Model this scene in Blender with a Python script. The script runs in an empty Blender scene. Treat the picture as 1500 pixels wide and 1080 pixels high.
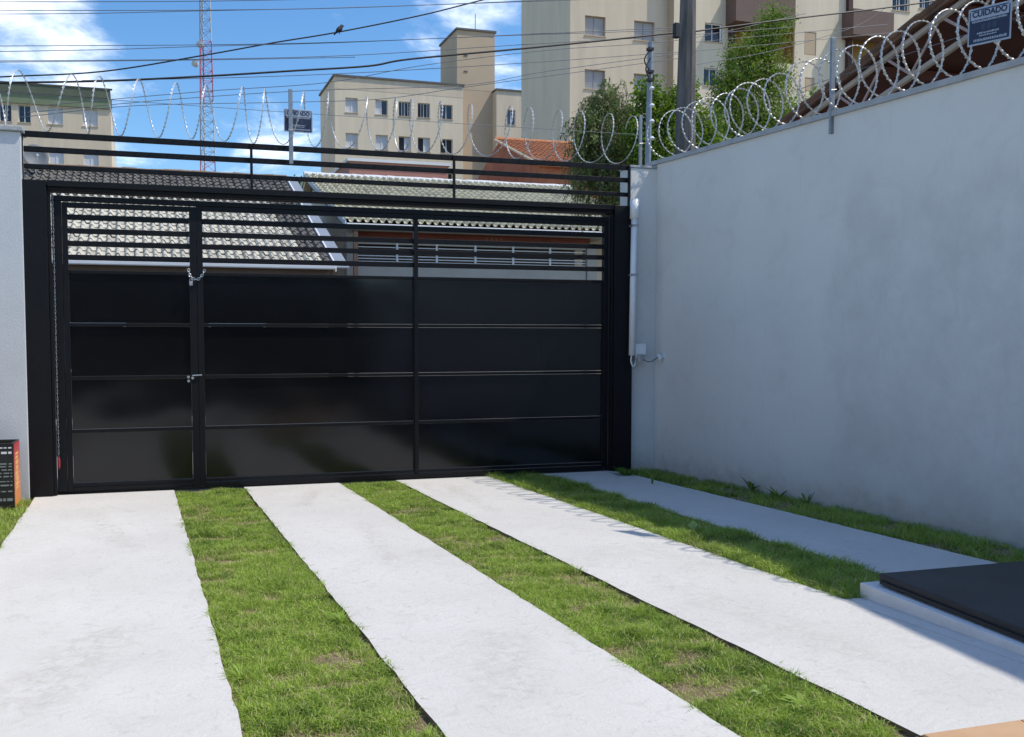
import bpy, bmesh, math, random
import numpy as np
from mathutils import Vector, Matrix

random.seed(7)
RNG = np.random.default_rng(11)
SC = bpy.context.scene
COL = SC.collection

# ------------------------------------------------------------------ camera
F_PX, CX, CY = 1351.2, 588.3, 587.4            # focal length and principal point for a 1500 x 1080 frame
YAW, PITCH, ROLL = (math.radians(a) for a in (16.03, 2.97, -0.28))
CAM_H = 1.38


def cam_axes():
    c, s = math.cos(YAW), math.sin(YAW)
    ax = np.array([[c, 0, s], [-s, 0, c], [0, -1, 0.0]])
    rp = np.array([[1, 0, 0], [0, math.cos(PITCH), -math.sin(PITCH)], [0, math.sin(PITCH), math.cos(PITCH)]])
    rr = np.array([[math.cos(ROLL), -math.sin(ROLL), 0], [math.sin(ROLL), math.cos(ROLL), 0], [0, 0, 1.0]])
    m = rr @ rp
    return np.array([m @ v for v in ax])


AX = cam_axes()
cam_data = bpy.data.cameras.new('camera')
cam = bpy.data.objects.new('camera', cam_data)
COL.objects.link(cam)
xa, ya, za = AX[:, 0], -AX[:, 1], -AX[:, 2]
cam.matrix_world = Matrix(((xa[0], ya[0], za[0], 0), (xa[1], ya[1], za[1], 0), (xa[2], ya[2], za[2], CAM_H), (0, 0, 0, 1)))
cam_data.sensor_width = 36
cam_data.lens = 36 * F_PX / 1500
cam_data.shift_x = (750 - CX) / 1500
cam_data.shift_y = (CY - 540) / 1500
cam_data.clip_start = 0.05
cam_data.clip_end = 3000
SC.camera = cam


def at(px, py, Y):
    """world point seen at a pixel of the photograph, on the vertical plane y = Y"""
    d = AX @ np.array([(px - CX) / F_PX, (py - CY) / F_PX, 1.0])
    t = Y / d[1]
    return Vector((t * d[0], Y, CAM_H + t * d[2]))


# ------------------------------------------------------------------ sky, sun, exposure
SUN_HX, SUN_HY = 0.59, -0.27                   # horizontal run towards the sun per metre of height
sun_dir = Vector((SUN_HX, SUN_HY, 1)).normalized()
sun_el = math.asin(sun_dir.z)
sun_data = bpy.data.lights.new('sun', 'SUN')
sun_data.energy = 2.15
sun_data.angle = math.radians(0.5)
sun_data.color = (1.0, 0.93, 0.82)
sun = bpy.data.objects.new('sun', sun_data)
sun.rotation_euler = sun_dir.to_track_quat('Z', 'Y').to_euler()
sun.location = (20, -4, 34)
COL.objects.link(sun)

world = bpy.data.worlds.new('World')
SC.world = world
world.use_nodes = True
wn, wl = world.node_tree.nodes, world.node_tree.links
wn.clear()


def wnode(t, **kw):
    n = wn.new(t)
    for k, v in kw.items():
        setattr(n, k, v)
    return n


def wmath(op, a, b=None):
    n = wnode('ShaderNodeMath', operation=op)
    for i, v in enumerate((a, b)):
        if v is None:
            continue
        if isinstance(v, (int, float)):
            n.inputs[i].default_value = v
        else:
            wl.new(v, n.inputs[i])
    return n.outputs[0]


sky = wnode('ShaderNodeTexSky', sky_type='NISHITA')
sky.sun_disc = False
sky.sun_elevation = sun_el
sky.sun_rotation = math.atan2(sun_dir.x, sun_dir.y)
sky.air_density = 1.0
sky.dust_density = 0.5
sky.ozone_density = 2.0
tc = wnode('ShaderNodeTexCoord')
sep = wnode('ShaderNodeSeparateXYZ')
wl.new(tc.outputs['Generated'], sep.inputs[0])
den = wmath('ADD', wmath('MAXIMUM', sep.outputs[2], 0.0), 0.16)
comb = wnode('ShaderNodeCombineXYZ')
wl.new(wmath('DIVIDE', sep.outputs[0], den), comb.inputs[0])
wl.new(wmath('DIVIDE', sep.outputs[1], den), comb.inputs[1])
noise = wnode('ShaderNodeTexNoise')
noise.inputs['Scale'].default_value = 3.2
noise.inputs['Detail'].default_value = 9
noise.inputs['Roughness'].default_value = 0.62
noise.inputs['Distortion'].default_value = 0.25
mapn = wnode('ShaderNodeMapping')
mapn.inputs['Location'].default_value = (3.1, 1.7, 0)
wl.new(comb.outputs[0], mapn.inputs[0])
wl.new(mapn.outputs[0], noise.inputs['Vector'])
cloud_val = noise.outputs['Fac']
# cumulus banks as soft lobes in sky direction; negative ones hold the view blue
for px, py, width, gain in ((20, 60, 0.05, 0.15), (100, 95, 0.04, 0.10), (355, 165, 0.03, 0.15), (400, 205, 0.032, 0.10),
                            (640, -10, 0.04, 0.09), (745, 130, 0.03, 0.10), (30, -40, 0.05, 0.05),
                            (700, 15, 0.03, 0.08), (170, 185, 0.03, 0.07), (250, 60, 0.05, -0.16), (490, 90, 0.06, -0.16), (250, -60, 0.08, -0.10)):
    d = (at(px, py, 10) - Vector((0, 0, CAM_H))).normalized()
    dot = wnode('ShaderNodeVectorMath', operation='DOT_PRODUCT')
    wl.new(tc.outputs['Generated'], dot.inputs[0])
    dot.inputs[1].default_value = d
    g = wmath('POWER', 2.718, wmath('MULTIPLY', wmath('SUBTRACT', 1.0, dot.outputs['Value']), -1.0 / (width * width)))
    cloud_val = wmath('ADD', cloud_val, wmath('MULTIPLY', g, gain))
ramp = wnode('ShaderNodeMapRange', interpolation_type='SMOOTHSTEP')
ramp.inputs['From Min'].default_value = 0.49  # broad cloud cover beyond the view, added and brightened to lift ambient fill
ramp.inputs['From Max'].default_value = 0.98
ramp.inputs['To Max'].default_value = 0.92
wl.new(cloud_val, ramp.inputs['Value'])
noise2 = wnode('ShaderNodeTexNoise')
noise2.inputs['Scale'].default_value = 3.5
noise2.inputs['Detail'].default_value = 6
wl.new(mapn.outputs[0], noise2.inputs['Vector'])
cr = wnode('ShaderNodeMixRGB')
wl.new(noise2.outputs['Fac'], cr.inputs[0])
cr.inputs[1].default_value = (7.2, 7.2, 7.2, 1)
cr.inputs[2].default_value = (11.5, 11.2, 10.8, 1)
hsv = wnode('ShaderNodeHueSaturation')
hsv.inputs['Saturation'].default_value = 1.28
hsv.inputs['Value'].default_value = 0.70
wl.new(sky.outputs[0], hsv.inputs['Color'])
mixc = wnode('ShaderNodeMixRGB')
wl.new(ramp.outputs[0], mixc.inputs[0])
wl.new(hsv.outputs[0], mixc.inputs[1])
wl.new(cr.outputs[0], mixc.inputs[2])
bg = wnode('ShaderNodeBackground')
bg.inputs['Strength'].default_value = 0.15
wl.new(mixc.outputs[0], bg.inputs['Color'])
wo = wnode('ShaderNodeOutputWorld')
wl.new(bg.outputs[0], wo.inputs[0])

SC.view_settings.view_transform = 'Standard'
SC.view_settings.look = 'None'
SC.view_settings.exposure = 0.88
SC.view_settings.gamma = 1.0
SC.view_settings.use_curve_mapping = False


# ------------------------------------------------------------------ materials
MATS = {}


def mat(name, color, rough=0.7, metal=0.0, var=0.0, scale=8.0, bump=0.0, bscale=60.0, color2=None, spec=0.5, detail=5.0,
        stretch=None, bdetail=6.0, coat=0.0, transl=0.0, coords='Object'):
    """procedural principled material: base colour varied by noise, fine relief by a bump"""
    m = bpy.data.materials.new(name)
    m.use_nodes = True
    nt = m.node_tree
    b = nt.nodes['Principled BSDF']
    b.inputs['Roughness'].default_value = rough
    b.inputs['Metallic'].default_value = metal
    b.inputs['Specular IOR Level'].default_value = spec
    b.inputs['Coat Weight'].default_value = coat
    t = nt.nodes.new('ShaderNodeTexCoord')
    src = t.outputs[coords]
    if stretch:
        mp = nt.nodes.new('ShaderNodeMapping')
        mp.inputs['Scale'].default_value = stretch
        nt.links.new(src, mp.inputs[0])
        src = mp.outputs[0]
    if var > 0 or color2:
        n = nt.nodes.new('ShaderNodeTexNoise')
        n.inputs['Scale'].default_value = scale
        n.inputs['Detail'].default_value = detail
        n.inputs['Roughness'].default_value = 0.6
        nt.links.new(src, n.inputs['Vector'])
        mr = nt.nodes.new('ShaderNodeMapRange')
        mr.inputs['From Min'].default_value = 0.3
        mr.inputs['From Max'].default_value = 0.7
        nt.links.new(n.outputs['Fac'], mr.inputs['Value'])
        mx = nt.nodes.new('ShaderNodeMixRGB')
        c2 = color2 or tuple(c * (1 - var) for c in color)
        mx.inputs[1].default_value = (*color, 1)
        mx.inputs[2].default_value = (*c2, 1)
        nt.links.new(mr.outputs[0], mx.inputs[0])
        nt.links.new(mx.outputs[0], b.inputs['Base Color'])
    else:
        b.inputs['Base Color'].default_value = (*color, 1)
    if bump > 0:
        n = nt.nodes.new('ShaderNodeTexNoise')
        n.inputs['Scale'].default_value = bscale
        n.inputs['Detail'].default_value = bdetail
        nt.links.new(src, n.inputs['Vector'])
        bp = nt.nodes.new('ShaderNodeBump')
        bp.inputs['Strength'].default_value = bump
        bp.inputs['Distance'].default_value = 0.02
        nt.links.new(n.outputs['Fac'], bp.inputs['Height'])
        nt.links.new(bp.outputs[0], b.inputs['Normal'])
    MATS[name] = m
    return m


def nodes_of(m):
    return m.node_tree.nodes, m.node_tree.links, m.node_tree.nodes['Principled BSDF']


M_BLACK = mat('black_gate_paint', (0.006, 0.0065, 0.008), rough=0.5, var=0.3, scale=14, bump=0.03, bscale=120, spec=0.22)
M_PANEL = mat('black_gate_sheet', (0.005, 0.0055, 0.0065), rough=0.135, bump=0.7, bscale=1.5, bdetail=0.8, spec=0.5)
M_GALV = mat('galvanised_steel', (0.55, 0.56, 0.58), rough=0.38, metal=0.75, var=0.35, scale=30)
M_RAZOR = mat('razor_wire_steel', (0.60, 0.60, 0.59), rough=0.46, metal=0.4, var=0.2, scale=40)
M_POST = mat('grey_post_steel', (0.30, 0.33, 0.37), rough=0.5, metal=0.5, var=0.3, scale=20)
M_PVC = mat('white_pvc', (0.78, 0.80, 0.82), rough=0.4, var=0.08, scale=12)
M_CABLE = mat('black_cable', (0.012, 0.012, 0.014), rough=0.6)
M_WIRE = mat('weathered_wire', (0.10, 0.115, 0.14), rough=0.6)
M_SOIL = mat('soil', (0.14, 0.095, 0.06), rough=0.95, color2=(0.30, 0.22, 0.14), scale=18, bump=0.8, bscale=90)
M_GROUND = mat('earth', (0.16, 0.13, 0.09), rough=0.95, color2=(0.09, 0.10, 0.05), scale=0.6, bump=0.4, bscale=6)
M_ASPHALT = mat('asphalt', (0.05, 0.05, 0.052), rough=0.9, var=0.3, scale=3, bump=0.3, bscale=120)
M_PAVE = mat('pavement_concrete', (0.36, 0.35, 0.33), rough=0.9, var=0.25, scale=4, bump=0.2, bscale=60)
M_DARKSLAB = mat('dark_slab', (0.016, 0.017, 0.019), rough=0.6, color2=(0.034, 0.034, 0.035), scale=3, bump=0.2, bscale=40, detail=9)
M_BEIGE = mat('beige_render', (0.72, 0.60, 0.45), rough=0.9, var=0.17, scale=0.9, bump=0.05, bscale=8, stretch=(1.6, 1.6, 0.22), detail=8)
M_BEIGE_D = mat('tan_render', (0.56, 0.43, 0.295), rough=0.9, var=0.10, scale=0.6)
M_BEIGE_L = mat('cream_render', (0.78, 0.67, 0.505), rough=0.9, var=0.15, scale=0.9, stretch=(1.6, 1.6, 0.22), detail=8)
M_GREEN_F = mat('green_fascia', (0.11, 0.13, 0.085), rough=0.7, var=0.25, scale=0.6)
M_GREEN_L = mat('pale_green_band', (0.20, 0.245, 0.145), rough=0.8, var=0.2, scale=0.5)
M_ROOFEDGE = mat('dark_roof_edge', (0.13, 0.12, 0.11), rough=0.7, var=0.2, scale=2)
M_FRAME = mat('white_window_frame', (0.68, 0.69, 0.70), rough=0.5, var=0.05, scale=3)
M_FRAME_D = mat('grey_window_frame', (0.30, 0.30, 0.31), rough=0.5, var=0.1, scale=3)
M_GLASS = mat('dark_window_glass', (0.012, 0.016, 0.026), rough=0.08, spec=0.6)
M_GLASS_B = mat('blue_window_glass', (0.03, 0.055, 0.11), rough=0.08, spec=0.7)
M_BLIND = mat('white_shutter', (0.60, 0.62, 0.66), rough=0.55, var=0.12, scale=3)
M_BLIND_S = mat('louvred_shutter', (0.42, 0.42, 0.43), rough=0.6, var=0.12, scale=2)
M_BROWN = mat('brown_balcony', (0.17, 0.11, 0.09), rough=0.75, var=0.15, scale=1.2)
M_MAROON = mat('maroon_stripe', (0.07, 0.032, 0.028), rough=0.75, var=0.15, scale=1.5)
M_OCHRE = mat('ochre_recess', (0.40, 0.25, 0.085), rough=0.85, var=0.15, scale=1.5)
M_BRICK = mat('raw_red_brick', (0.33, 0.095, 0.05), rough=0.9, color2=(0.42, 0.17, 0.085), scale=2.2, bump=0.3, bscale=14)
M_ORANGE_T = mat('orange_tile', (0.58, 0.235, 0.10), rough=0.85, var=0.35, scale=4)
M_PINK = mat('pink_render', (0.43, 0.205, 0.165), rough=0.9, var=0.12, scale=1.0)
M_CREAM_T = mat('cream_tile', (0.60, 0.575, 0.49), rough=0.8, color2=(0.48, 0.45, 0.375), scale=3.5)
M_CREAM_T2 = mat('cream_tile_far', (0.62, 0.59, 0.44), rough=0.8, color2=(0.53, 0.48, 0.33), scale=2.5)
M_DARK_T = mat('dark_tile', (0.068, 0.064, 0.058), rough=0.9, color2=(0.15, 0.14, 0.125), scale=5)
M_RIDGE_T = mat('mossy_ridge_tile', (0.16, 0.125, 0.085), rough=0.95, color2=(0.27, 0.16, 0.095), scale=3)
M_WHITE_P = mat('white_house_paint', (0.68, 0.69, 0.72), rough=0.75, var=0.08, scale=2)
M_BROWNWALL = mat('brown_wall', (0.14, 0.095, 0.07), rough=0.9, var=0.25, scale=1.5)
M_FRONT = mat('grey_white_front', (0.44, 0.415, 0.37), rough=0.8, var=0.15, scale=2)
M_REDBAND = mat('dark_red_awning', (0.19, 0.045, 0.026), rough=0.8, var=0.25, scale=1.6)
M_GREYSHADE = mat('grey_soffit', (0.30, 0.29, 0.275), rough=0.9, var=0.2, scale=1.0)
M_NEIGH_ROOF = mat('neighbour_red_roof', (0.15, 0.05, 0.034), rough=0.85, var=0.4, scale=3, bump=0.2, bscale=20)
M_NEIGH_EDGE = mat('weathered_roof_edge', (0.055, 0.036, 0.028), rough=0.9, color2=(0.21, 0.105, 0.06), scale=4)
M_TRUSS = mat('beige_truss_paint', (0.46, 0.385, 0.32), rough=0.6, var=0.2, scale=5)
M_ROD = mat('pink_primer_rod', (0.48, 0.35, 0.32), rough=0.65, var=0.2, scale=6)
M_POLE = mat('old_concrete_pole', (0.055, 0.050, 0.045), rough=0.95, color2=(0.19, 0.175, 0.16), scale=3.5, bump=0.3, bscale=30,
             stretch=(3, 3, 0.35))
M_BARK = mat('bark', (0.10, 0.075, 0.05), rough=0.95, var=0.4, scale=8, bump=0.6, bscale=20)
M_TOWER_R = mat('tower_red', (0.50, 0.05, 0.04), rough=0.6, var=0.2, scale=0.6)
M_TOWER_W = mat('tower_white', (0.62, 0.60, 0.57), rough=0.6, var=0.2, scale=0.6)
M_TOWER_G = mat('tower_galvanised', (0.20, 0.21, 0.235), rough=0.6, var=0.2, scale=0.6)
M_TILEFLOOR = mat('terracotta_floor_tile', (0.50, 0.29, 0.15), rough=0.55, color2=(0.58, 0.38, 0.22), scale=3, bump=0.03, bscale=30)
M_GROUT = mat('grout', (0.30, 0.22, 0.15), rough=0.95)
M_HOUSE = mat('house_wall_grey', (0.17, 0.165, 0.155), rough=0.9, var=0.1, scale=2)
M_SIGN_B = mat('sign_navy', (0.010, 0.017, 0.050), rough=0.45)
M_SIGN_W = mat('sign_pale', (0.33, 0.38, 0.47), rough=0.45)
M_BOX_K = mat('carton_black', (0.018, 0.020, 0.021), rough=0.35, var=0.3, scale=9)
M_BOX_G = mat('carton_print_grey', (0.21, 0.24, 0.23), rough=0.5)
M_BOX_W = mat('carton_print_white', (0.66, 0.66, 0.68), rough=0.5)
M_BOX_Y = mat('carton_print_yellow', (0.85, 0.50, 0.18), rough=0.5)
M_DISH = mat('dish_grey', (0.13, 0.145, 0.165), rough=0.6, var=0.15, scale=3)
M_BIRD = mat('dark_plumage', (0.03, 0.025, 0.03), rough=0.8)
M_RED_TAG = mat('red_plastic', (0.30, 0.03, 0.045), rough=0.5)

def tile_random(m, amount=0.35, dirt=(0.12, 0.10, 0.08)):
    nn, ll, bb_ = nodes_of(m)
    g = nn.new('ShaderNodeNewGeometry'); oi = nn.new('ShaderNodeObjectInfo')
    ad = nn.new('ShaderNodeMath'); ad.operation = 'ADD'
    ll.new(g.outputs['Random Per Island'], ad.inputs[0]); ll.new(oi.outputs['Random'], ad.inputs[1])
    fr = nn.new('ShaderNodeMath'); fr.operation = 'FRACT'; ll.new(ad.outputs[0], fr.inputs[0])
    pw = nn.new('ShaderNodeMath'); pw.operation = 'POWER'; pw.inputs[1].default_value = 2.5; ll.new(fr.outputs[0], pw.inputs[0])
    am = nn.new('ShaderNodeMath'); am.operation = 'MULTIPLY'; am.inputs[1].default_value = amount; ll.new(pw.outputs[0], am.inputs[0])
    mx = nn.new('ShaderNodeMixRGB'); ll.new(am.outputs[0], mx.inputs[0])
    src = bb_.inputs['Base Color'].links[0].from_socket
    ll.new(src, mx.inputs[1]); mx.inputs[2].default_value = (*dirt, 1)
    ll.new(mx.outputs[0], bb_.inputs['Base Color'])


for m_ in (M_CREAM_T, M_CREAM_T2, M_ORANGE_T):
    tile_random(m_)
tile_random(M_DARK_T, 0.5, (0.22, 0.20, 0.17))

# carton side: printed from red at the top to orange at the foot
m = mat('carton_print_orange', (0.8, 0.3, 0.1), rough=0.45)
n_, l_, b_ = nodes_of(m)
t_ = n_.new('ShaderNodeTexCoord'); s_ = n_.new('ShaderNodeSeparateXYZ'); r_ = n_.new('ShaderNodeValToRGB')
l_.new(t_.outputs['Generated'], s_.inputs[0]); l_.new(s_.outputs[2], r_.inputs[0]); l_.new(r_.outputs[0], b_.inputs['Base Color'])
r_.color_ramp.elements[0].color = (0.78, 0.30, 0.06, 1)
r_.color_ramp.elements[1].color = (0.52, 0.045, 0.07, 1)
e_ = r_.color_ramp.elements.new(0.45); e_.color = (0.70, 0.27, 0.16, 1)
M_BOX_O = m

# white painted concrete: trowel swirls, hairline dirt, soft stains
m = mat('white_painted_concrete', (0.6, 0.6, 0.6), rough=0.82)
n_, l_, b_ = nodes_of(m)
t_ = n_.new('ShaderNodeTexCoord')


def tex_noise(scale, detail=5, rough=0.6, dist=0.0, vec=None):
    x = n_.new('ShaderNodeTexNoise')
    x.inputs['Scale'].default_value = scale
    x.inputs['Detail'].default_value = detail
    x.inputs['Roughness'].default_value = rough
    x.inputs['Distortion'].default_value = dist
    l_.new(vec if vec is not None else t_.outputs['Object'], x.inputs['Vector'])
    return x.outputs['Fac']


def ramp2(src, a, b):
    x = n_.new('ShaderNodeMapRange')
    x.inputs['From Min'].default_value = a
    x.inputs['From Max'].default_value = b
    l_.new(src, x.inputs['Value'])
    return x.outputs[0]


def mixcol(fac, c1, c2):
    x = n_.new('ShaderNodeMixRGB')
    l_.new(fac, x.inputs[0])
    for i, c in ((1, c1), (2, c2)):
        if isinstance(c, tuple):
            x.inputs[i].default_value = (*c, 1)
        else:
            l_.new(c, x.inputs[i])
    return x.outputs[0]


base = mixcol(ramp2(tex_noise(1.1, 6, 0.62), 0.35, 0.68), (0.64, 0.625, 0.595), (0.58, 0.565, 0.535))
base = mixcol(ramp2(tex_noise(0.55, 8, 0.7, 1.2), 0.58, 0.72), base, (0.53, 0.512, 0.475))
base = mixcol(ramp2(tex_noise(9, 8, 0.7, 1.5), 0.53, 0.74), base, (0.51, 0.495, 0.465))
base = mixcol(ramp2(tex_noise(4.2, 9, 0.75, 3.0), 0.625, 0.73), base, (0.30, 0.28, 0.25))
base = mixcol(ramp2(tex_noise(75, 4, 0.7), 0.61, 0.74), base, (0.36, 0.34, 0.30))
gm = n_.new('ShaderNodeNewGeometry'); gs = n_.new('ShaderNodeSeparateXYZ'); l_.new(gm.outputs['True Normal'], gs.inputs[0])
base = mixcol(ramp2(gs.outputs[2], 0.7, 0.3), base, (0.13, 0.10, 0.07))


def smudge(p, q, width, soft):
    """soft worn band from p to q on the floor, broken up by noise"""
    p, q = Vector((*p, 0)), Vector((*q, 0))
    d = q - p; L = d.length; d.normalize(); nr = Vector((-d.y, d.x, 0))
    out = []
    for ax, off in ((nr, 0.0), (d, L / 2)):
        v = n_.new('ShaderNodeVectorMath'); v.operation = 'DOT_PRODUCT'
        l_.new(t_.outputs['Object'], v.inputs[0]); v.inputs[1].default_value = ax
        a = n_.new('ShaderNodeMath'); a.operation = 'SUBTRACT'; l_.new(v.outputs['Value'], a.inputs[0]); a.inputs[1].default_value = p.dot(ax) + off
        b = n_.new('ShaderNodeMath'); b.operation = 'ABSOLUTE'; l_.new(a.outputs[0], b.inputs[0])
        out.append(b.outputs[0])
    x = n_.new('ShaderNodeMath'); x.operation = 'MULTIPLY'
    l_.new(ramp2(out[0], width, width * .3), x.inputs[0]); l_.new(ramp2(out[1], L / 2, L / 2 * .6), x.inputs[1])
    y = n_.new('ShaderNodeMath'); y.operation = 'MULTIPLY'; l_.new(x.outputs[0], y.inputs[0]); l_.new(ramp2(tex_noise(11, 7, 0.72, 1.0), 0.42, 0.66), y.inputs[1])
    z = n_.new('ShaderNodeMath'); z.operation = 'MULTIPLY'; l_.new(y.outputs[0], z.inputs[0]); z.inputs[1].default_value = soft
    return z.outputs[0]


for p_, q_, w_, k_ in (((1.38, 8.1), (1.75, 9.25), .10, .55), ((1.55, 5.4), (1.80, 7.6), .12, .35), ((-0.55, 3.6), (-0.05, 5.0), .28, .40), ((1.35, 3.2), (1.75, 4.3), .24, .38),
                       ((0.0, 6.5), (-0.5, 8.8), .13, .35), ((2.95, 7.2), (3.1, 9.2), .11, .35), ((3.2, 3.0), (3.0, 5.2), .2, .28)):
    base = mixcol(smudge(p_, q_, w_, k_), base, (0.34, 0.315, 0.27))
l_.new(base, b_.inputs['Base Color'])
wv = n_.new('ShaderNodeTexWave'); wv.wave_type = 'RINGS'
wv.inputs['Scale'].default_value = 3.5; wv.inputs['Distortion'].default_value = 22; wv.inputs['Detail'].default_value = 3
wv.inputs['Detail Scale'].default_value = 0.8
l_.new(t_.outputs['Object'], wv.inputs['Vector'])
hs = n_.new('ShaderNodeMath'); hs.operation = 'ADD'
l_.new(wv.outputs['Fac'], hs.inputs[0])
h2 = n_.new('ShaderNodeMath'); h2.operation = 'MULTIPLY'; h2.inputs[1].default_value = 6.0
l_.new(tex_noise(55, 8, 0.7), h2.inputs[0]); l_.new(h2.outputs[0], hs.inputs[1])
bp = n_.new('ShaderNodeBump'); bp.inputs['Strength'].default_value = 0.34; bp.inputs['Distance'].default_value = 0.005
l_.new(hs.outputs[0], bp.inputs['Height']); l_.new(bp.outputs[0], b_.inputs['Normal'])
M_CONC = m

# grey wall paint over plaster: roller patches, a repainted field, damp foot
m = mat('grey_wall_paint', (0.4, 0.4, 0.4), rough=0.8)
n_, l_, b_ = nodes_of(m)
t_ = n_.new('ShaderNodeTexCoord')
base = mixcol(ramp2(tex_noise(0.9, 5), 0.35, 0.68), (0.695, 0.69, 0.67), (0.66, 0.655, 0.635))
base = mixcol(ramp2(tex_noise(2.6, 6, 0.65, 0.6), 0.52, 0.78), base, (0.61, 0.60, 0.58))
mp_ = n_.new('ShaderNodeMapping'); mp_.inputs['Scale'].default_value = (3, 3, 0.5)
l_.new(t_.outputs['Object'], mp_.inputs[0])
base = mixcol(ramp2(tex_noise(2.4, 7, 0.7, 0.3, mp_.outputs[0]), 0.58, 0.84), base, (0.585, 0.575, 0.555))
sp_ = n_.new('ShaderNodeSeparateXYZ'); l_.new(t_.outputs['Object'], sp_.inputs[0])
def mth(op, a, b):
    x = n_.new('ShaderNodeMath'); x.operation = op
    for i, v in enumerate((a, b)):
        if isinstance(v, (int, float)): x.inputs[i].default_value = v
        else: l_.new(v, x.inputs[i])
    return x.outputs[0]
wob = mth('MULTIPLY', tex_noise(1.6, 6, 0.65), 1.1)
fld = mth('MULTIPLY', ramp2(mth('ADD', sp_.outputs[1], wob), 2.45, 2.15), ramp2(mth('ADD', sp_.outputs[2], wob), 3.55, 3.0))
fld = mth('MULTIPLY', fld, ramp2(tex_noise(2.2, 8, 0.72, 0.1), 0.30, 0.62))
base = mixcol(mth('MULTIPLY', fld, 0.32), base, (0.40, 0.39, 0.37))
foot = mth('MULTIPLY', ramp2(mth('ADD', sp_.outputs[2], mth('MULTIPLY', tex_noise(7, 6, 0.7), 0.5)), 0.46, 0.14), 0.6)
base = mixcol(foot, base, (0.33, 0.29, 0.24))
base = mixcol(ramp2(tex_noise(38, 5, 0.7), 0.70, 0.78), base, (0.42, 0.41, 0.39))
l_.new(base, b_.inputs['Base Color'])
bp = n_.new('ShaderNodeBump'); bp.inputs['Strength'].default_value = 0.30; bp.inputs['Distance'].default_value = 0.006
h3 = n_.new('ShaderNodeMath'); h3.operation = 'ADD'
l_.new(tex_noise(70, 6, 0.7), h3.inputs[0]); l_.new(tex_noise(9, 5, 0.6), h3.inputs[1])
l_.new(h3.outputs[0], bp.inputs['Height']); l_.new(bp.outputs[0], b_.inputs['Normal'])
M_WALL = m


def leaf_material(name, dark, light, dry, transl=0.35, rough=0.55):
    """leaf colour from a per-leaf tone attribute: 0 dark, .5 light, 1 dry"""
    m = bpy.data.materials.new(name)
    m.use_nodes = True
    nt = m.node_tree
    b = nt.nodes['Principled BSDF']
    b.inputs['Roughness'].default_value = rough
    b.inputs['Specular IOR Level'].default_value = 0.3
    a = nt.nodes.new('ShaderNodeAttribute'); a.attribute_name = 'tone'
    r = nt.nodes.new('ShaderNodeValToRGB')
    r.color_ramp.elements[0].color = (*dark, 1)
    r.color_ramp.elements[1].color = (*dry, 1)
    e = r.color_ramp.elements.new(0.5); e.color = (*light, 1)
    e = r.color_ramp.elements.new(0.72); e.color = (*light, 1)
    nt.links.new(a.outputs['Fac'], r.inputs[0])
    nt.links.new(r.outputs[0], b.inputs['Base Color'])
    tr = nt.nodes.new('ShaderNodeBsdfTranslucent')
    nt.links.new(r.outputs[0], tr.inputs['Color'])
    mx = nt.nodes.new('ShaderNodeMixShader'); mx.inputs[0].default_value = transl
    nt.links.new(b.outputs[0], mx.inputs[1]); nt.links.new(tr.outputs[0], mx.inputs[2])
    nt.links.new(mx.outputs[0], nt.nodes['Material Output'].inputs['Surface'])
    return m


M_GRASS = leaf_material('lawn_grass', (0.085, 0.185, 0.018), (0.375, 0.52, 0.085), (0.64, 0.54, 0.32), 0.36)
M_LEAF_A = leaf_material('weeping_leaves', (0.075, 0.115, 0.035), (0.24, 0.31, 0.095), (0.36, 0.31, 0.19), 0.4)
M_LEAF_B = leaf_material('bright_leaves', (0.05, 0.10, 0.014), (0.23, 0.36, 0.04), (0.24, 0.19, 0.10), 0.45)
M_WEED = leaf_material('weed_leaves', (0.07, 0.15, 0.02), (0.33, 0.47, 0.08), (0.50, 0.60, 0.28), 0.4)

# ------------------------------------------------------------------ builders
WPOS = {}                                       # world position of each object's origin


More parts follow.
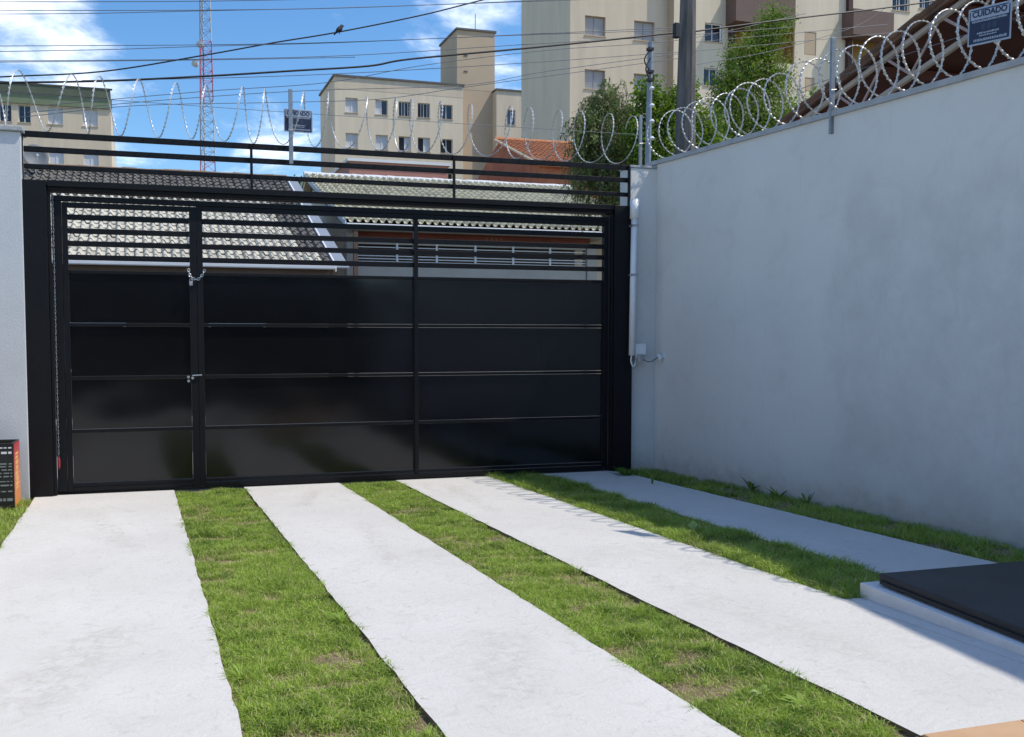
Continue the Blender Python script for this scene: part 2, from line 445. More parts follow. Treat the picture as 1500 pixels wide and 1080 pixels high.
class MB:
    """collects shapes in world coordinates; build() links them as ONE mesh object"""

    def __init__(self):
        self.v, self.f = [], []

    def quad(self, *pts):
        i = len(self.v)
        self.v += [tuple(p) for p in pts]
        self.f.append(tuple(range(i, i + len(pts))))
        return self

    def box(self, x0, x1, y0, y1, z0, z1):
        i = len(self.v)
        self.v += [(x, y, z) for z in (z0, z1) for y in (y0, y1) for x in (x0, x1)]
        self.f += [tuple(i + k for k in q) for q in ((0, 2, 3, 1), (4, 5, 7, 6), (0, 1, 5, 4), (2, 6, 7, 3), (0, 4, 6, 2), (1, 3, 7, 5))]
        return self

    def prism(self, poly, d):
        """closed prism: polygon (list of points) swept by the vector d"""
        i, n = len(self.v), len(poly)
        d = Vector(d)
        self.v += [tuple(p) for p in poly] + [tuple(Vector(p) + d) for p in poly]
        self.f.append(tuple(i + k for k in range(n)))
        self.f.append(tuple(i + n + k for k in reversed(range(n))))
        for k in range(n):
            k2 = (k + 1) % n
            self.f.append((i + k2, i + k, i + n + k, i + n + k2))
        return self

    def tube(self, path, r, n=6, cap=True):
        path = [Vector(p) for p in path]
        rs = r if isinstance(r, (list, tuple)) else [r] * len(path)
        i0 = len(self.v)
        prev = None
        for k, p in enumerate(path):
            t = (path[min(k + 1, len(path) - 1)] - path[max(k - 1, 0)]).normalized()
            if prev is None:
                up = Vector((0, 0, 1)) if abs(t.z) < 0.9 else Vector((1, 0, 0))
                u = t.cross(up).normalized()
            else:
                u = (prev - t * prev.dot(t)).normalized()
            prev = u
            w = t.cross(u)
            for j in range(n):
                a = 2 * math.pi * j / n
                self.v.append(tuple(p + (u * math.cos(a) + w * math.sin(a)) * rs[k]))
        for k in range(len(path) - 1):
            for j in range(n):
                a, b = i0 + k * n + j, i0 + k * n + (j + 1) % n
                self.f.append((a, b, b + n, a + n))
        if cap:
            self.f.append(tuple(i0 + j for j in reversed(range(n))))
            e = i0 + (len(path) - 1) * n
            self.f.append(tuple(e + j for j in range(n)))
        return self

    def build(self, name, material, parent=None, bevel=0.0, smooth=False, origin=None):
        if parent is not None:
            o0 = WPOS[parent.name]
        else:
            o0 = Vector(origin) if origin is not None else Vector((0, 0, 0))
        me = bpy.data.meshes.new(name)
        me.from_pydata([(x - o0.x, y - o0.y, z - o0.z) for x, y, z in self.v], [], self.f)
        me.update()
        if smooth:
            me.polygons.foreach_set('use_smooth', [True] * len(me.polygons))
        me.materials.append(material)
        o = bpy.data.objects.new(name, me)
        COL.objects.link(o)
        if parent is not None:
            o.parent = parent
        else:
            o.location = o0
        WPOS[o.name] = o0.copy()
        if bevel > 0:
            md = o.modifiers.new('bevel', 'BEVEL')
            md.width = bevel
            md.segments = 2
            md.limit_method = 'ANGLE'
        return o


def tag(o, label=None, cat=None, group=None, kind=None):
    if label: o['label'] = label
    if cat: o['category'] = cat
    if group: o['group'] = group
    if kind: o['kind'] = kind
    return o


def thing(name, loc, label, cat, group=None):
    o = bpy.data.objects.new(name, None)
    o.empty_display_size = 0.2
    COL.objects.link(o)
    o.location = loc
    WPOS[o.name] = Vector(loc)
    return tag(o, label, cat, group)


def np_mesh(name, verts, faces, material, parent=None, attr=None, origin=(0, 0, 0), smooth=False):
    """mesh of triangles / quads from numpy arrays (faces: k x 3 or k x 4), with an optional per-vertex tone"""
    o0 = WPOS[parent.name] if parent is not None else Vector(origin)
    me = bpy.data.meshes.new(name)
    verts = np.asarray(verts, dtype=np.float32) - np.array(o0, dtype=np.float32)
    k, s = faces.shape
    me.vertices.add(len(verts)); me.vertices.foreach_set('co', verts.ravel())
    me.loops.add(k * s); me.loops.foreach_set('vertex_index', faces.astype(np.int32).ravel())
    me.polygons.add(k)
    me.polygons.foreach_set('loop_start', np.arange(0, k * s, s, dtype=np.int32))
    me.polygons.foreach_set('loop_total', np.full(k, s, dtype=np.int32))
    if smooth:
        me.polygons.foreach_set('use_smooth', np.ones(k, dtype=bool))
    me.update(calc_edges=True)
    if attr is not None:
        a = me.attributes.new('tone', 'FLOAT', 'POINT')
        a.data.foreach_set('value', np.asarray(attr, dtype=np.float32))
    me.materials.append(material)
    o = bpy.data.objects.new(name, me)
    COL.objects.link(o)
    if parent is not None:
        o.parent = parent
    else:
        o.location = o0
    WPOS[o.name] = o0.copy()
    return o


def smooth_path(pts, n=10):
    """Catmull-Rom through points"""
    pts = [Vector(p) for p in pts]
    ext = [pts[0] * 2 - pts[1]] + pts + [pts[-1] * 2 - pts[-2]]
    out = []
    for i in range(1, len(ext) - 2):
        p0, p1, p2, p3 = ext[i - 1:i + 3]
        for k in range(n):
            t = k / n
            out.append(0.5 * ((2 * p1) + (p2 - p0) * t + (2 * p0 - 5 * p1 + 4 * p2 - p3) * t * t + (3 * p1 - p0 - 3 * p2 + p3) * t ** 3))
    out.append(pts[-1])
    return out


def vnoise(x, y, seed=0):
    """smooth value noise in numpy"""
    g = np.random.default_rng(seed).random((64, 64))
    xi, yi = np.floor(x).astype(int), np.floor(y).astype(int)
    fx, fy = x - xi, y - yi
    fx, fy = fx * fx * (3 - 2 * fx), fy * fy * (3 - 2 * fy)
    a, b = g[xi % 64, yi % 64], g[(xi + 1) % 64, yi % 64]
    c, d = g[xi % 64, (yi + 1) % 64], g[(xi + 1) % 64, (yi + 1) % 64]
    return (a * (1 - fx) + b * fx) * (1 - fy) + (c * (1 - fx) + d * fx) * fy


# ------------------------------------------------------------------ the setting
GATE_Y = 9.62
tag(MB().quad((-400, -60, -0.10), (400, -60, -0.10), (400, 700, -0.10), (-400, 700, -0.10)).build('ground', M_GROUND), kind='structure')
tag(MB().box(-2.6, 5.95, -8, 9.75, -0.30, -0.026).build('soil_bed', M_SOIL), kind='structure')
tag(MB().quad((-60, 13.0, -0.09), (60, 13.0, -0.09), (60, 19.0, -0.09), (-60, 19.0, -0.09)).build('road', M_ASPHALT), kind='structure')
tag(MB().box(-60, 60, 9.86, 13.0, -0.2, 0.03).build('pavement', M_PAVE, bevel=0.02), kind='structure')
tag(MB().box(-60, 60, 19.0, 20.6, -0.2, 0.03).build('pavement', M_PAVE, bevel=0.02), kind='structure')


def strip(x0, x1, y0, y1, wob=0.006):
    """cast concrete strip with slightly uneven edges and a real thickness"""
    ys = np.linspace(y0, y1, 60)
    e0 = x0 + wob * (RNG.random(60) - 0.5) * 2
    e1 = x1 + wob * (RNG.random(60) - 0.5) * 2
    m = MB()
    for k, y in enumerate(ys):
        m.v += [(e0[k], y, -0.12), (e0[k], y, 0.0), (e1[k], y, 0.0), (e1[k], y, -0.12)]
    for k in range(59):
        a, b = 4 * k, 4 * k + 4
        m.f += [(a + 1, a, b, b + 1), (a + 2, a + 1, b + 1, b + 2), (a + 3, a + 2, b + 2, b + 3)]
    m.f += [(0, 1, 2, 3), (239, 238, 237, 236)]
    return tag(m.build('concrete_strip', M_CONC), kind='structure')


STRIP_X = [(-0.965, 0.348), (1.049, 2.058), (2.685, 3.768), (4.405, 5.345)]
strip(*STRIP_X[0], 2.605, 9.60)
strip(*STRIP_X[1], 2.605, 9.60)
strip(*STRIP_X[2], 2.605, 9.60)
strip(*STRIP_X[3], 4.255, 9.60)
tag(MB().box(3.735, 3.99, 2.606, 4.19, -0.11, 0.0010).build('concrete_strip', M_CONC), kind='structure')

# ------------------------------------------------------------------ grass
def grass(name, x0, x1, y0, y1, density, hmin, hmax, label, edge=0.012, bare_r=0.010, dry=1.0, seed=1, near_boost=True, shade_long=None):
    rng = np.random.default_rng(seed)
    n = int((x1 - x0) * (y1 - y0) * density)
    x = x0 - edge + rng.random(n) * (x1 - x0 + 2 * edge)
    y = y0 + rng.random(n) * (y1 - y0)
    # ragged outline: thin the blades along the edges
    ed = np.minimum(x - x0, x1 - bare_r - x)
    jag = (vnoise(x * 3 + 5, y * 11, seed + 3) - 0.5) * 0.075
    keep = ed + jag > rng.random(n) * 0.035 - 0.02
    patch = vnoise(x * 2.3, y * 3.7, seed) * 0.5 + vnoise(x * 7, y * 12, seed + 1) * 0.5
    bald = np.clip((patch - 0.555) * 7 * dry, 0, 1)
    keep &= rng.random(n) > bald * 0.8
    x, y, patch, bald = x[keep], y[keep], patch[keep], bald[keep]
    n = len(x)
    hgt = (hmin + (hmax - hmin) * rng.random(n) ** 1.6) * (0.55 + 0.5 * vnoise(x * 5, y * 5, seed + 7) + 0.5 * vnoise(x * 16, y * 16, seed + 8)) * (1 - 0.45 * bald)
    ang = rng.random(n) * 2 * np.pi
    lean = rng.random(n) * 1.3 + 0.25
    la = rng.random(n) * 2 * np.pi
    w = 0.0013 + 0.0016 * rng.random(n)
    z0 = -0.035
    ca, sa = np.cos(ang) * w, np.sin(ang) * w
    lx, ly = np.cos(la) * lean * hgt, np.sin(la) * lean * hgt
    V = np.zeros((n, 5, 3))
    V[:, 0] = np.stack([x - ca, y - sa, np.full(n, z0)], 1)
    V[:, 1] = np.stack([x + ca, y + sa, np.full(n, z0)], 1)
    V[:, 2] = np.stack([x - ca * .8 + lx * .35, y - sa * .8 + ly * .35, z0 + hgt * .62], 1)
    V[:, 3] = np.stack([x + ca * .8 + lx * .35, y + sa * .8 + ly * .35, z0 + hgt * .62], 1)
    V[:, 4] = np.stack([x + lx, y + ly, z0 + hgt * (1 - .25 * lean)], 1)
    b = np.arange(n)[:, None, None] * 5
    T = (b + np.array([[0, 1, 3], [0, 3, 2], [2, 3, 4]])[None]).reshape(-1, 3)
    tone = np.clip(0.17 + 0.50 * rng.random(n) + 0.45 * (vnoise(x * 2.6, y * 2.6, seed + 9) - 0.5) + 0.7 * (vnoise(x * 13, y * 13, seed + 4) - 0.5), 0, 0.7)
    drymask = rng.random(n) < 0.13 + 0.20 * np.clip(patch - .4, 0, 1) + 0.5 * bald
    tone[drymask] = 0.8 + 0.2 * rng.random(drymask.sum())
    o = np_mesh(name, V.reshape(-1, 3), T, M_GRASS, attr=np.repeat(tone, 5))
    return tag(o, label, 'grass', kind='stuff')


grass('grass', 0.348, 1.049, 2.7, 9.56, 30000, 0.028, 0.060, 'green lawn strip ending at the pedestrian door post', seed=21, dry=0.8)
grass('grass', 2.058, 2.685, 2.64, 9.56, 30000, 0.028, 0.058, 'patchy lawn strip running up to the middle of the gate', seed=32, dry=0.55)
grass('grass', 3.768, 4.405, 4.19, 9.56, 24000, 0.045, 0.10, 'half shaded lawn strip ending at the white kerb', seed=43, dry=0.5)
grass('grass', 5.375, 5.96, 3.0, 9.60, 11000, 0.022, 0.085, 'dark uneven grass along the foot of the high grey wall', seed=54, dry=1.6)
grass('grass', -1.9, -0.965, 6.0, 9.44, 9000, 0.035, 0.08, 'lawn corner under the black and orange carton', seed=65, dry=0.6)

# ------------------------------------------------------------------ walls
def wall_x(y):
    return 5.855 + (9.7 - y) * 0.030


def wall_top(y):
    return 3.555 - (9.7 - y) * 0.040


w = thing('boundary_wall', (5.9, 5, 0), 'high grey painted plaster wall topped by the big wire coil', 'wall')
ya_, yb_ = -8.0, 9.78
m = MB()
ys = np.linspace(ya_, yb_, 8)
poly = [(wall_x(y), y, -0.2) for y in ys]
for k in range(7):
    a, b = ys[k], ys[k + 1]
    m.quad((wall_x(a), a, -0.2), (wall_x(b), b, -0.2), (wall_x(b), b, wall_top(b)), (wall_x(a), a, wall_top(a)))
    m.quad((wall_x(b) + .18, b, -0.2), (wall_x(a) + .18, a, -0.2), (wall_x(a) + .18, a, wall_top(a)), (wall_x(b) + .18, b, wall_top(b)))
m.quad((wall_x(yb_), yb_, -0.2), (wall_x(yb_) + .18, yb_, -0.2), (wall_x(yb_) + .18, yb_, wall_top(yb_)), (wall_x(yb_), yb_, wall_top(yb_)))
m.build('wall_face', M_WALL, w)
m = MB()
i0 = None
for k in range(7):
    a, b = ys[k], ys[k + 1]
    q = [(wall_x(a) - .03, a, wall_top(a) - .002), (wall_x(a) + .21, a, wall_top(a) - .002), (wall_x(a) + .21, a, wall_top(a) + .035), (wall_x(a) - .03, a, wall_top(a) + .045)]
    q2 = [(wall_x(b) - .03, b - .003, wall_top(b) - .002), (wall_x(b) + .21, b - .003, wall_top(b) - .002), (wall_x(b) + .21, b - .003, wall_top(b) + .035), (wall_x(b) - .03, b - .003, wall_top(b) + .045)]
    i = len(m.v); m.v += q + q2
    m.f += [(i, i + 1, i + 2, i + 3), (i + 7, i + 6, i + 5, i + 4)] + [(i + (j + 1) % 4, i + j, i + 4 + j, i + 4 + (j + 1) % 4) for j in range(4)]
m.build('coping', mat('wall_coping', (0.42, 0.44, 0.46), rough=0.9, var=0.25, scale=5, bump=0.4, bscale=40), w)

p = thing('wall_pillar', (5.7, 9.72, 0), 'narrow grey pillar between the black gate and the high wall', 'pillar')
MB().box(5.515, 5.862, 9.60, 9.84, -0.2, 3.50).build('shaft', M_WALL, p, bevel=0.008)
MB().box(5.505, 5.87, 9.59, 9.85, 3.502, 3.53).build('cap', MATS['wall_coping'], p, bevel=0.004)
p = thing('wall_pillar', (-1.8, 9.6, 0), 'pale grey wall end beside the pedestrian door, behind the carton', 'wall')
MB().box(-2.7, -1.012, 9.50, 9.74, -0.2, 3.49).build('wall_face', mat('pale_wall_paint', (0.56, 0.58, 0.59), rough=0.85, var=0.12, scale=2.0, bump=0.16, bscale=60), p, bevel=0.008)
MB().box(-2.7, -0.985, 9.465, 9.775, 3.492, 3.535).build('coping', MATS['wall_coping'], p, bevel=0.006)
p = thing('boundary_wall', (-2.7, 3, 0), 'plain grey side wall of the yard on the carton side', 'wall')
MB().box(-2.88, -2.71, -8, 9.80, -0.2, 2.6).build('wall_face', M_WALL, p)
MB().box(-2.91, -2.68, -8, 9.80, 2.602, 2.64).build('coping', MATS['wall_coping'], p)

# ------------------------------------------------------------------ the gate
GY = GATE_Y
gf = thing('gate_portal', (2.2, GY, 0), 'black steel gate portal of two box columns and a lintel', 'gate portal')
MB().box(-1.030, -0.795, GY - .10, GY + .12, 0.0, 3.05).build('column', M_BLACK, gf, bevel=0.006)
MB().box(5.275, 5.510, GY - .10, GY + .12, 0.0, 3.05).build('column', M_BLACK, gf, bevel=0.006)
MB().box(-0.792, 5.272, GY - .07, GY + .10, 2.962, 3.048).build('lintel', M_BLACK, gf, bevel=0.005)
MB().box(-0.790, 5.270, GY - .105, GY - .072, 2.995, 3.052).build('lintel_angle', M_BLACK, gf, bevel=0.003)
MB().box(-0.792, -0.765, GY - .08, GY - .03, 0.005, 2.958).build('guide_rail', M_BLACK, gf, bevel=0.003)
MB().box(5.245, 5.272, GY - .08, GY - .03, 0.005, 2.958).build('guide_rail', M_BLACK, gf, bevel=0.003)

DIV = (1.69, 1.165, 0.640, 0.105)
BARS = (2.720, 2.588, 2.465, 2.331)
PAN_T = 2.205


def leaf_section(parent, x0, x1, y, rails_only=False):
    """four sheet panels, ledges between them and open bars above"""
    tops = (PAN_T + .0035,) + DIV[:3]
    for t, b in zip(tops, DIV):
        MB().box(x0 + .001, x1 - .001, y + .004, y + .010, b + .003, t - .0345).build('sheet_panel', M_PANEL, parent)
    MB().box(x0, x1, y - .018, y + .022, PAN_T - .030, PAN_T).build('rail', M_BLACK, parent, bevel=0.003)
    for d in DIV:
        MB().box(x0, x1, y - .026, y + .020, d - .032, d).build('ledge', M_BLACK, parent, bevel=0.003)
    for z in BARS:
        MB().box(x0, x1, y - .014, y + .016, z - .026, z + .026).build('bar', M_BLACK, parent, bevel=0.003)


tg = thing('tilting_gate', (2.9, GY, 0), 'wide black sheet steel gate leaf with open bars along its top', 'gate')
MB().box(-0.7615, 5.238, GY - .03, GY + .03, 2.872, 2.922).build('top_rail', M_BLACK, tg, bevel=0.004)
MB().box(-0.7615, -0.672, GY - .03, GY + .03, 0.035, 2.870).build('stile', M_BLACK, tg, bevel=0.004)
MB().box(0.608, 0.668, GY - .03, GY + .03, 0.035, 2.870).build('stile', M_BLACK, tg, bevel=0.004)
MB().box(5.180, 5.238, GY - .03, GY + .03, 0.035, 2.870).build('stile', M_BLACK, tg, bevel=0.004)
MB().box(2.902, 2.948, GY - .036, GY + .026, 0.070, 2.822).build('middle_stile', M_BLACK, tg, bevel=0.004)
MB().box(0.670, 5.178, GY - .026, GY + .026, 2.824, 2.868).build('upper_rail', M_BLACK, tg, bevel=0.003)
MB().box(0.670, 5.178, GY - .032, GY + .028, 0.015, 0.066).build('bottom_rail', M_BLACK, tg, bevel=0.004)
leaf_section(tg, 0.670, 2.900, GY)
leaf_section(tg, 2.950, 5.178, GY)

pdr = thing('pedestrian_door', (-0.05, GY, 0), 'narrow black sheet steel door set into the gate beside the pale wall end', 'door')
MB().box(-0.668, -0.618, GY - .03, GY + .026, 0.03, 2.860).build('stile', M_BLACK, pdr, bevel=0.004)
MB().box(0.540, 0.605, GY - .03, GY + .026, 0.03, 2.860).build('stile', M_BLACK, pdr, bevel=0.004)
MB().box(-0.616, 0.538, GY - .03, GY + .026, 2.812, 2.860).build('top_rail', M_BLACK, pdr, bevel=0.004)
MB().box(-0.616, 0.538, GY - .03, GY + .026, 0.030, 0.068).build('bottom_rail', M_BLACK, pdr, bevel=0.004)
leaf_section(pdr, -0.616, 0.538, GY)
# latch with bolt and two screws
lk = MB().box(0.500, 0.545, GY - .055, GY - .031, 1.085, 1.165).build('latch', M_BLACK, pdr, bevel=0.004)
for dx, dz in ((-.006, .040), (.036, .030), (-.004, .000)):
    MB().tube([(0.51 + dx, GY - .056, 1.108 + dz), (0.51 + dx, GY - .072, 1.108 + dz)], 0.014, 10).build('bolt_head', M_GALV, lk)
MB().tube([(0.545, GY - .045, 1.162), (0.640, GY - .045, 1.166)], 0.007, 8).build('latch_bolt', M_GALV, pdr)

tr = thing('gate_railing', (2.2, GY, 3.05), 'black three bar railing standing on the gate lintel', 'railing')
for z, t in ((3.500, .027), (3.357, .025), (3.192, .022)):
    MB().box(-1.000, 5.500, GY - .02, GY + .02, z - t, z + t).build('bar', M_BLACK, tr, bevel=0.003)
for x in (-1.015, 1.17, 3.36, 5.490):
    MB().box(x - .013, x + .013, GY - .045, GY - .0205, 3.050, 3.520).build('post', M_BLACK, tr, bevel=0.002)


def chain_mesh(path, link=0.034, r=0.0045, wid=0.011):
    """alternating oval links along a path"""
    pts = [Vector(p) for p in path]
    out = MB()
    d = [0]
    for a, b in zip(pts, pts[1:]):
        d.append(d[-1] + (b - a).length)
    n = max(2, int(d[-1] / (link * 0.72)))
    for k in range(n):
        s = d[-1] * (k + .5) / n
        j = max(i for i in range(len(d)) if d[i] <= s)
        j = min(j, len(pts) - 2)
        c = pts[j].lerp(pts[j + 1], (s - d[j]) / max(1e-6, d[j + 1] - d[j]))
        t = (pts[j + 1] - pts[j]).normalized()
        u = t.cross(Vector((0, 1, 0)) if abs(t.y) < .9 else Vector((1, 0, 0))).normalized()
        if k % 2:
            u = t.cross(u)
        ring = [c + t * (math.cos(a) * link / 2) + u * (math.sin(a) * wid) for a in [2 * math.pi * q / 10 for q in range(11)]]
        out.tube(ring, r, 5, cap=False)
    return out


ch = chain_mesh(smooth_path([(0.522, GY - .055, 2.235), (0.540, GY - .060, 2.165), (0.60, GY - .062, 2.128), (0.650, GY - .060, 2.165), (0.684, GY - .055, 2.230)], 6), r=0.0046, wid=0.011)
tag(ch.build('lock_chain', M_GALV, origin=(0.6, GY, 2.12)), 'short galvanised chain looped round the pedestrian door post', 'chain')
pk = thing('padlock', (0.545, GY - .062, 2.07), 'small silver padlock hanging from the looped chain', 'padlock')
MB().box(0.528, 0.562, GY - .078, GY - .056, 2.068, 2.110).build('body', M_GALV, pk, bevel=0.004)
MB().tube([Vector((0.545 + .012 * math.cos(a), GY - .067, 2.112 + .030 * math.sin(a))) for a in np.linspace(0, math.pi, 9)], 0.004, 6).build('shackle', M_GALV, pk)
ch = chain_mesh([(-0.745, GY - .055, 2.92), (-0.745, GY - .056, 1.6), (-0.745, GY - .055, 0.38)], link=0.045, r=0.0022, wid=0.006)
tag(ch.build('counterweight_chain', M_POST, origin=(-0.745, GY, 0.38)), 'thin vertical chain in the gap beside the black column', 'chain')
tag(MB().tube([(-0.745, GY - .056, 0.380), (-0.745, GY - .056, 0.35), (-0.744, GY - .056, 0.29), (-0.744, GY - .056, 0.26)], [0.006, 0.014, 0.013, 0.005], 8).build('plastic_tag', M_RED_TAG, origin=(-0.745, GY, 0.26)), 'small dark red plastic tag at the foot of the thin chain', 'tag')

# ------------------------------------------------------------------ pipe, junction box and sensor by the right column
pp = thing('cable_pipe', (5.50, 9.50, 1.35), 'white plastic cable pipe clipped upright to the black column edge', 'pipe')
MB().tube([(5.478, 9.475, 1.34), (5.486, 9.475, 2.2), (5.497, 9.475, 2.96)], 0.034, 12).build('tube', M_PVC, pp, smooth=True)
MB().tube([(5.497, 9.475, 2.90), (5.499, 9.475, 3.12), (5.499, 9.475, 3.122)], [0.050, 0.050, 0.02], 12).build('cap', M_PVC, pp, smooth=True)
for z in (2.26, 2.82):
    MB().box(5.455, 5.535, 9.44, 9.597, z - .012, z + .012).build('clip', M_GALV, pp)
jb = thing('junction_box', (5.60, 9.52, 1.28), 'weathered white junction box with loose cables at the pipe foot', 'box')
MB().box(5.532, 5.678, 9.49, 9.598, 1.345, 1.475).build('lid', M_PVC, jb, bevel=0.012)
MB().tube([(5.60, 9.515, 1.342), (5.60, 9.515, 1.26)], [0.055, 0.048], 12).build('gland', M_GALV, jb)
MB().tube(smooth_path([(5.475, 9.47, 1.36), (5.455, 9.45, 1.27), (5.490, 9.45, 1.21), (5.53, 9.47, 1.29), (5.545, 9.50, 1.40)], 6), 0.008, 6).build('cable', M_PVC, jb)
MB().tube(smooth_path([(5.49, 9.46, 1.38), (5.52, 9.44, 1.26), (5.50, 9.45, 1.20), (5.505, 9.47, 1.19)], 6), 0.007, 6).build('cable', M_POST, jb)
MB().tube(smooth_path([(5.62, 9.49, 1.30), (5.70, 9.46, 1.265), (5.80, 9.44, 1.315)], 6), 0.006, 6).build('cable', M_WIRE, jb)
se = thing('motion_sensor', (5.83, 9.45, 1.30), 'little white cone sensor sticking out of the high grey wall', 'sensor')
MB().tube([(5.868, 9.44, 1.325), (5.845, 9.44, 1.322)], [0.03, 0.026], 12).build('base', M_PVC, se)
MB().tube([(5.845, 9.44, 1.322), (5.805, 9.435, 1.312), (5.80, 9.435, 1.31)], [0.020, 0.046, 0.036], 14).build('cone', M_PVC, se, smooth=True)

# ------------------------------------------------------------------ razor wire
def coil(name, centre, axis_a, axis_b, radius, pitch, phase, label, hand=1, jit=0.06, th_k=1.0):
    """helix of barbed tape: centre(s) gives the axis, s in metres"""
    L = (Vector(axis_b) - Vector(axis_a)).length
    t = (Vector(axis_b) - Vector(axis_a)).normalized()
    side = Vector((t.y, -t.x, 0)).normalized()
    up = side.cross(t) if side.cross(t).z > 0 else t.cross(side)
    turns = L / pitch
    step = 2 * math.pi * radius / 0.0125
    n = int(turns * step)
    path, rs = [], []
    rr = random.Random(3)
    rad_j = [1 + jit * (rr.random() - .5) for _ in range(int(turns) + 3)]
    shf_j = [pitch * 0.6 * (rr.random() - .5) for _ in range(int(turns) + 3)]
    for k in range(n + 1):
        th = k / step
        s = th * pitch
        i, fr = int(th), th - int(th)
        fr = fr * fr * (3 - 2 * fr)
        R = radius * (rad_j[i] * (1 - fr) + rad_j[i + 1] * fr)
        sh = shf_j[i] * (1 - fr) + shf_j[i + 1] * fr
        a = 2 * math.pi * th * hand + phase
        path.append(Vector(axis_a) + t * (s + sh) + up * (R * math.cos(a)) + side * (R * math.sin(a)))
        rs.append(th_k * (0.0095 if k % 4 == 0 else (0.0055 if k % 2 else 0.0042)) if th_k > .8 else 0.0044)
    wire = MB().tube(path, rs, 5)
    # barbs: small flat blades either side of the tape
    barbs = MB()
    for k in range(2, n - 2, 4):
        p, q = path[k], path[k + 1]
        d = (q - p).normalized()
        out_ = (p - (Vector(axis_a) + t * (p - Vector(axis_a)).dot(t))).normalized()
        b = d.cross(out_)
        for sg in (-1, 1):
            c = p + b * (sg * .006)
            barbs.quad(c - d * .016, c + b * (sg * .011 * th_k) - d * .004 + out_ * .002, c + d * .014)
            barbs.quad(c + d * .014 + out_ * .002, c + b * (sg * .011 * th_k) - d * .004 + out_ * .004, c - d * .016 + out_ * .002)
    root = thing(name, axis_a, label, 'razor wire')
    wire.build('tape_core', M_RAZOR, root)
    tag(barbs.build('barbs', M_RAZOR, root), kind='stuff')
    MB().tube([Vector(axis_a) + up * radius * .25 + t * (L * k / 12) + Vector((0, 0, -.012 * math.sin(math.pi * k / 12))) for k in range(13)], 0.0028, 5).build('support_wire', M_WIRE, root)
    return root


coil('razor_wire', None, (-1.25, 9.66, 3.822), (5.62, 9.66, 3.828), 0.272, 0.325, 2 * math.pi * 0.0, 'stretched razor wire coil above the black gate railing', hand=-1, th_k=0.48)
ca = Vector((wall_x(9.62) + .10, 9.62, wall_top(9.62) + .315))
cb = Vector((wall_x(3.4) + .10, 3.4, wall_top(3.4) + .315))
coil('razor_wire', None, ca, cb, 0.262, 0.228, 1.0, 'dense razor wire coil along the top of the high grey wall', jit=0.14)


def text_mesh(name, body, size, material, parent, origin, right, up, fit=None):
    c = bpy.data.curves.new(name, 'FONT')
    c.body = body
    c.size = size
    c.align_x = 'CENTER'
    c.align_y = 'CENTER'
    c.extrude = 0.0008
    c.offset = size * 0.035
    o = bpy.data.objects.new(name, c)
    COL.objects.link(o)
    bpy.context.view_layer.update()
    me = bpy.data.meshes.new_from_object(o)
    bpy.data.objects.remove(o)
    me.name = name
    right, up = Vector(right).normalized(), Vector(up).normalized()
    nrm = right.cross(up)
    k = 1.0
    if fit:
        xs = [v.co.x for v in me.vertices]
        k = fit / (max(xs) - min(xs))
    o0 = Vector(origin) - WPOS[parent.name]
    for v in me.vertices:
        v.co = o0 + right * (v.co.x * k) + up * v.co.y + nrm * v.co.z
    me.materials.clear()
    me.materials.append(material)
    ob = bpy.data.objects.new(name, me)
    COL.objects.link(ob)
    ob.parent = parent
    WPOS[ob.name] = WPOS[parent.name].copy()
    return ob


def warning_sign(c, right, up, wid, hei, label, thick=0.004, seed=1):
    """CUIDADO plate: pale head band with navy letters, navy field, pale border, small worn print"""
    c, R, U = Vector(c), Vector(right).normalized(), Vector(up).normalized()
    N = R.cross(U)
    rr = random.Random(seed)

    def slab(u0, u1, v0, v1, d0, d1):
        return MB().prism([c + R * u0 + U * v0 + N * d0, c + R * u1 + U * v0 + N * d0, c + R * u1 + U * v1 + N * d0, c + R * u0 + U * v1 + N * d0], N * (d1 - d0))
    s = thing('warning_sign', c - U * (hei / 2), label, 'sign')
    W, H = wid / 2, hei / 2
    slab(-W, W, -H, H, 0, thick).build('plate', M_SIGN_W, s, bevel=0.004)
    slab(-W * .93, W * .93, -H * .90, H * .90, thick + .0005, thick + .0012).build('border', M_SIGN_B, s)
    slab(-W * .88, W * .88, H * .36, H * .84, thick + .0015, thick + .0020).build('head_band', M_SIGN_W, s)
    text_mesh('lettering', 'CUIDADO', hei * .22, M_SIGN_B, s, c + U * (H * .64) + N * (thick + .0030), R, U, fit=wid * .80)
    m = MB()
    for row, (v, u0, u1, hh) in enumerate(((H * .27, -.80, .80, .055), (-H * .38, -.55, .45, .05), (-H * .52, -.45, .35, .035), (-H * .74, -.70, .78, .07))):
        u = u0
        while u < u1:
            l = rr.uniform(.03, .07)
            a = slab(W * u, W * (u + l), v - H * hh, v + H * hh * rr.uniform(.5, 1), thick + .0015, thick + .0022)
            i = len(m.v); m.v += a.v; m.f += [tuple(i + q for q in fc) for fc in a.f]
            u += l + rr.uniform(.015, .03)
    tag(m.build('worn_print', M_SIGN_W, s), kind='stuff')
    m = MB()
    for u in (-.28, -.02, .24):
        a = slab(W * (u - .08), W * (u + .08), -H * .22, H * .10, thick + .0015, thick + .0020)
        i = len(m.v); m.v += a.v; m.f += [tuple(i + q for q in fc) for fc in a.f]
    m.build('faded_emblem', mat('sign_faded_blue%d' % seed, (0.030, 0.040, 0.085), rough=0.5), s)
    for u, v in ((-.9, .85), (.9, .85)):
        q = c + R * (W * u) + U * (H * v)
        MB().tube([q + N * .002, q + N * .007], 0.005, 8).build('screw', M_GALV, s)
    return s


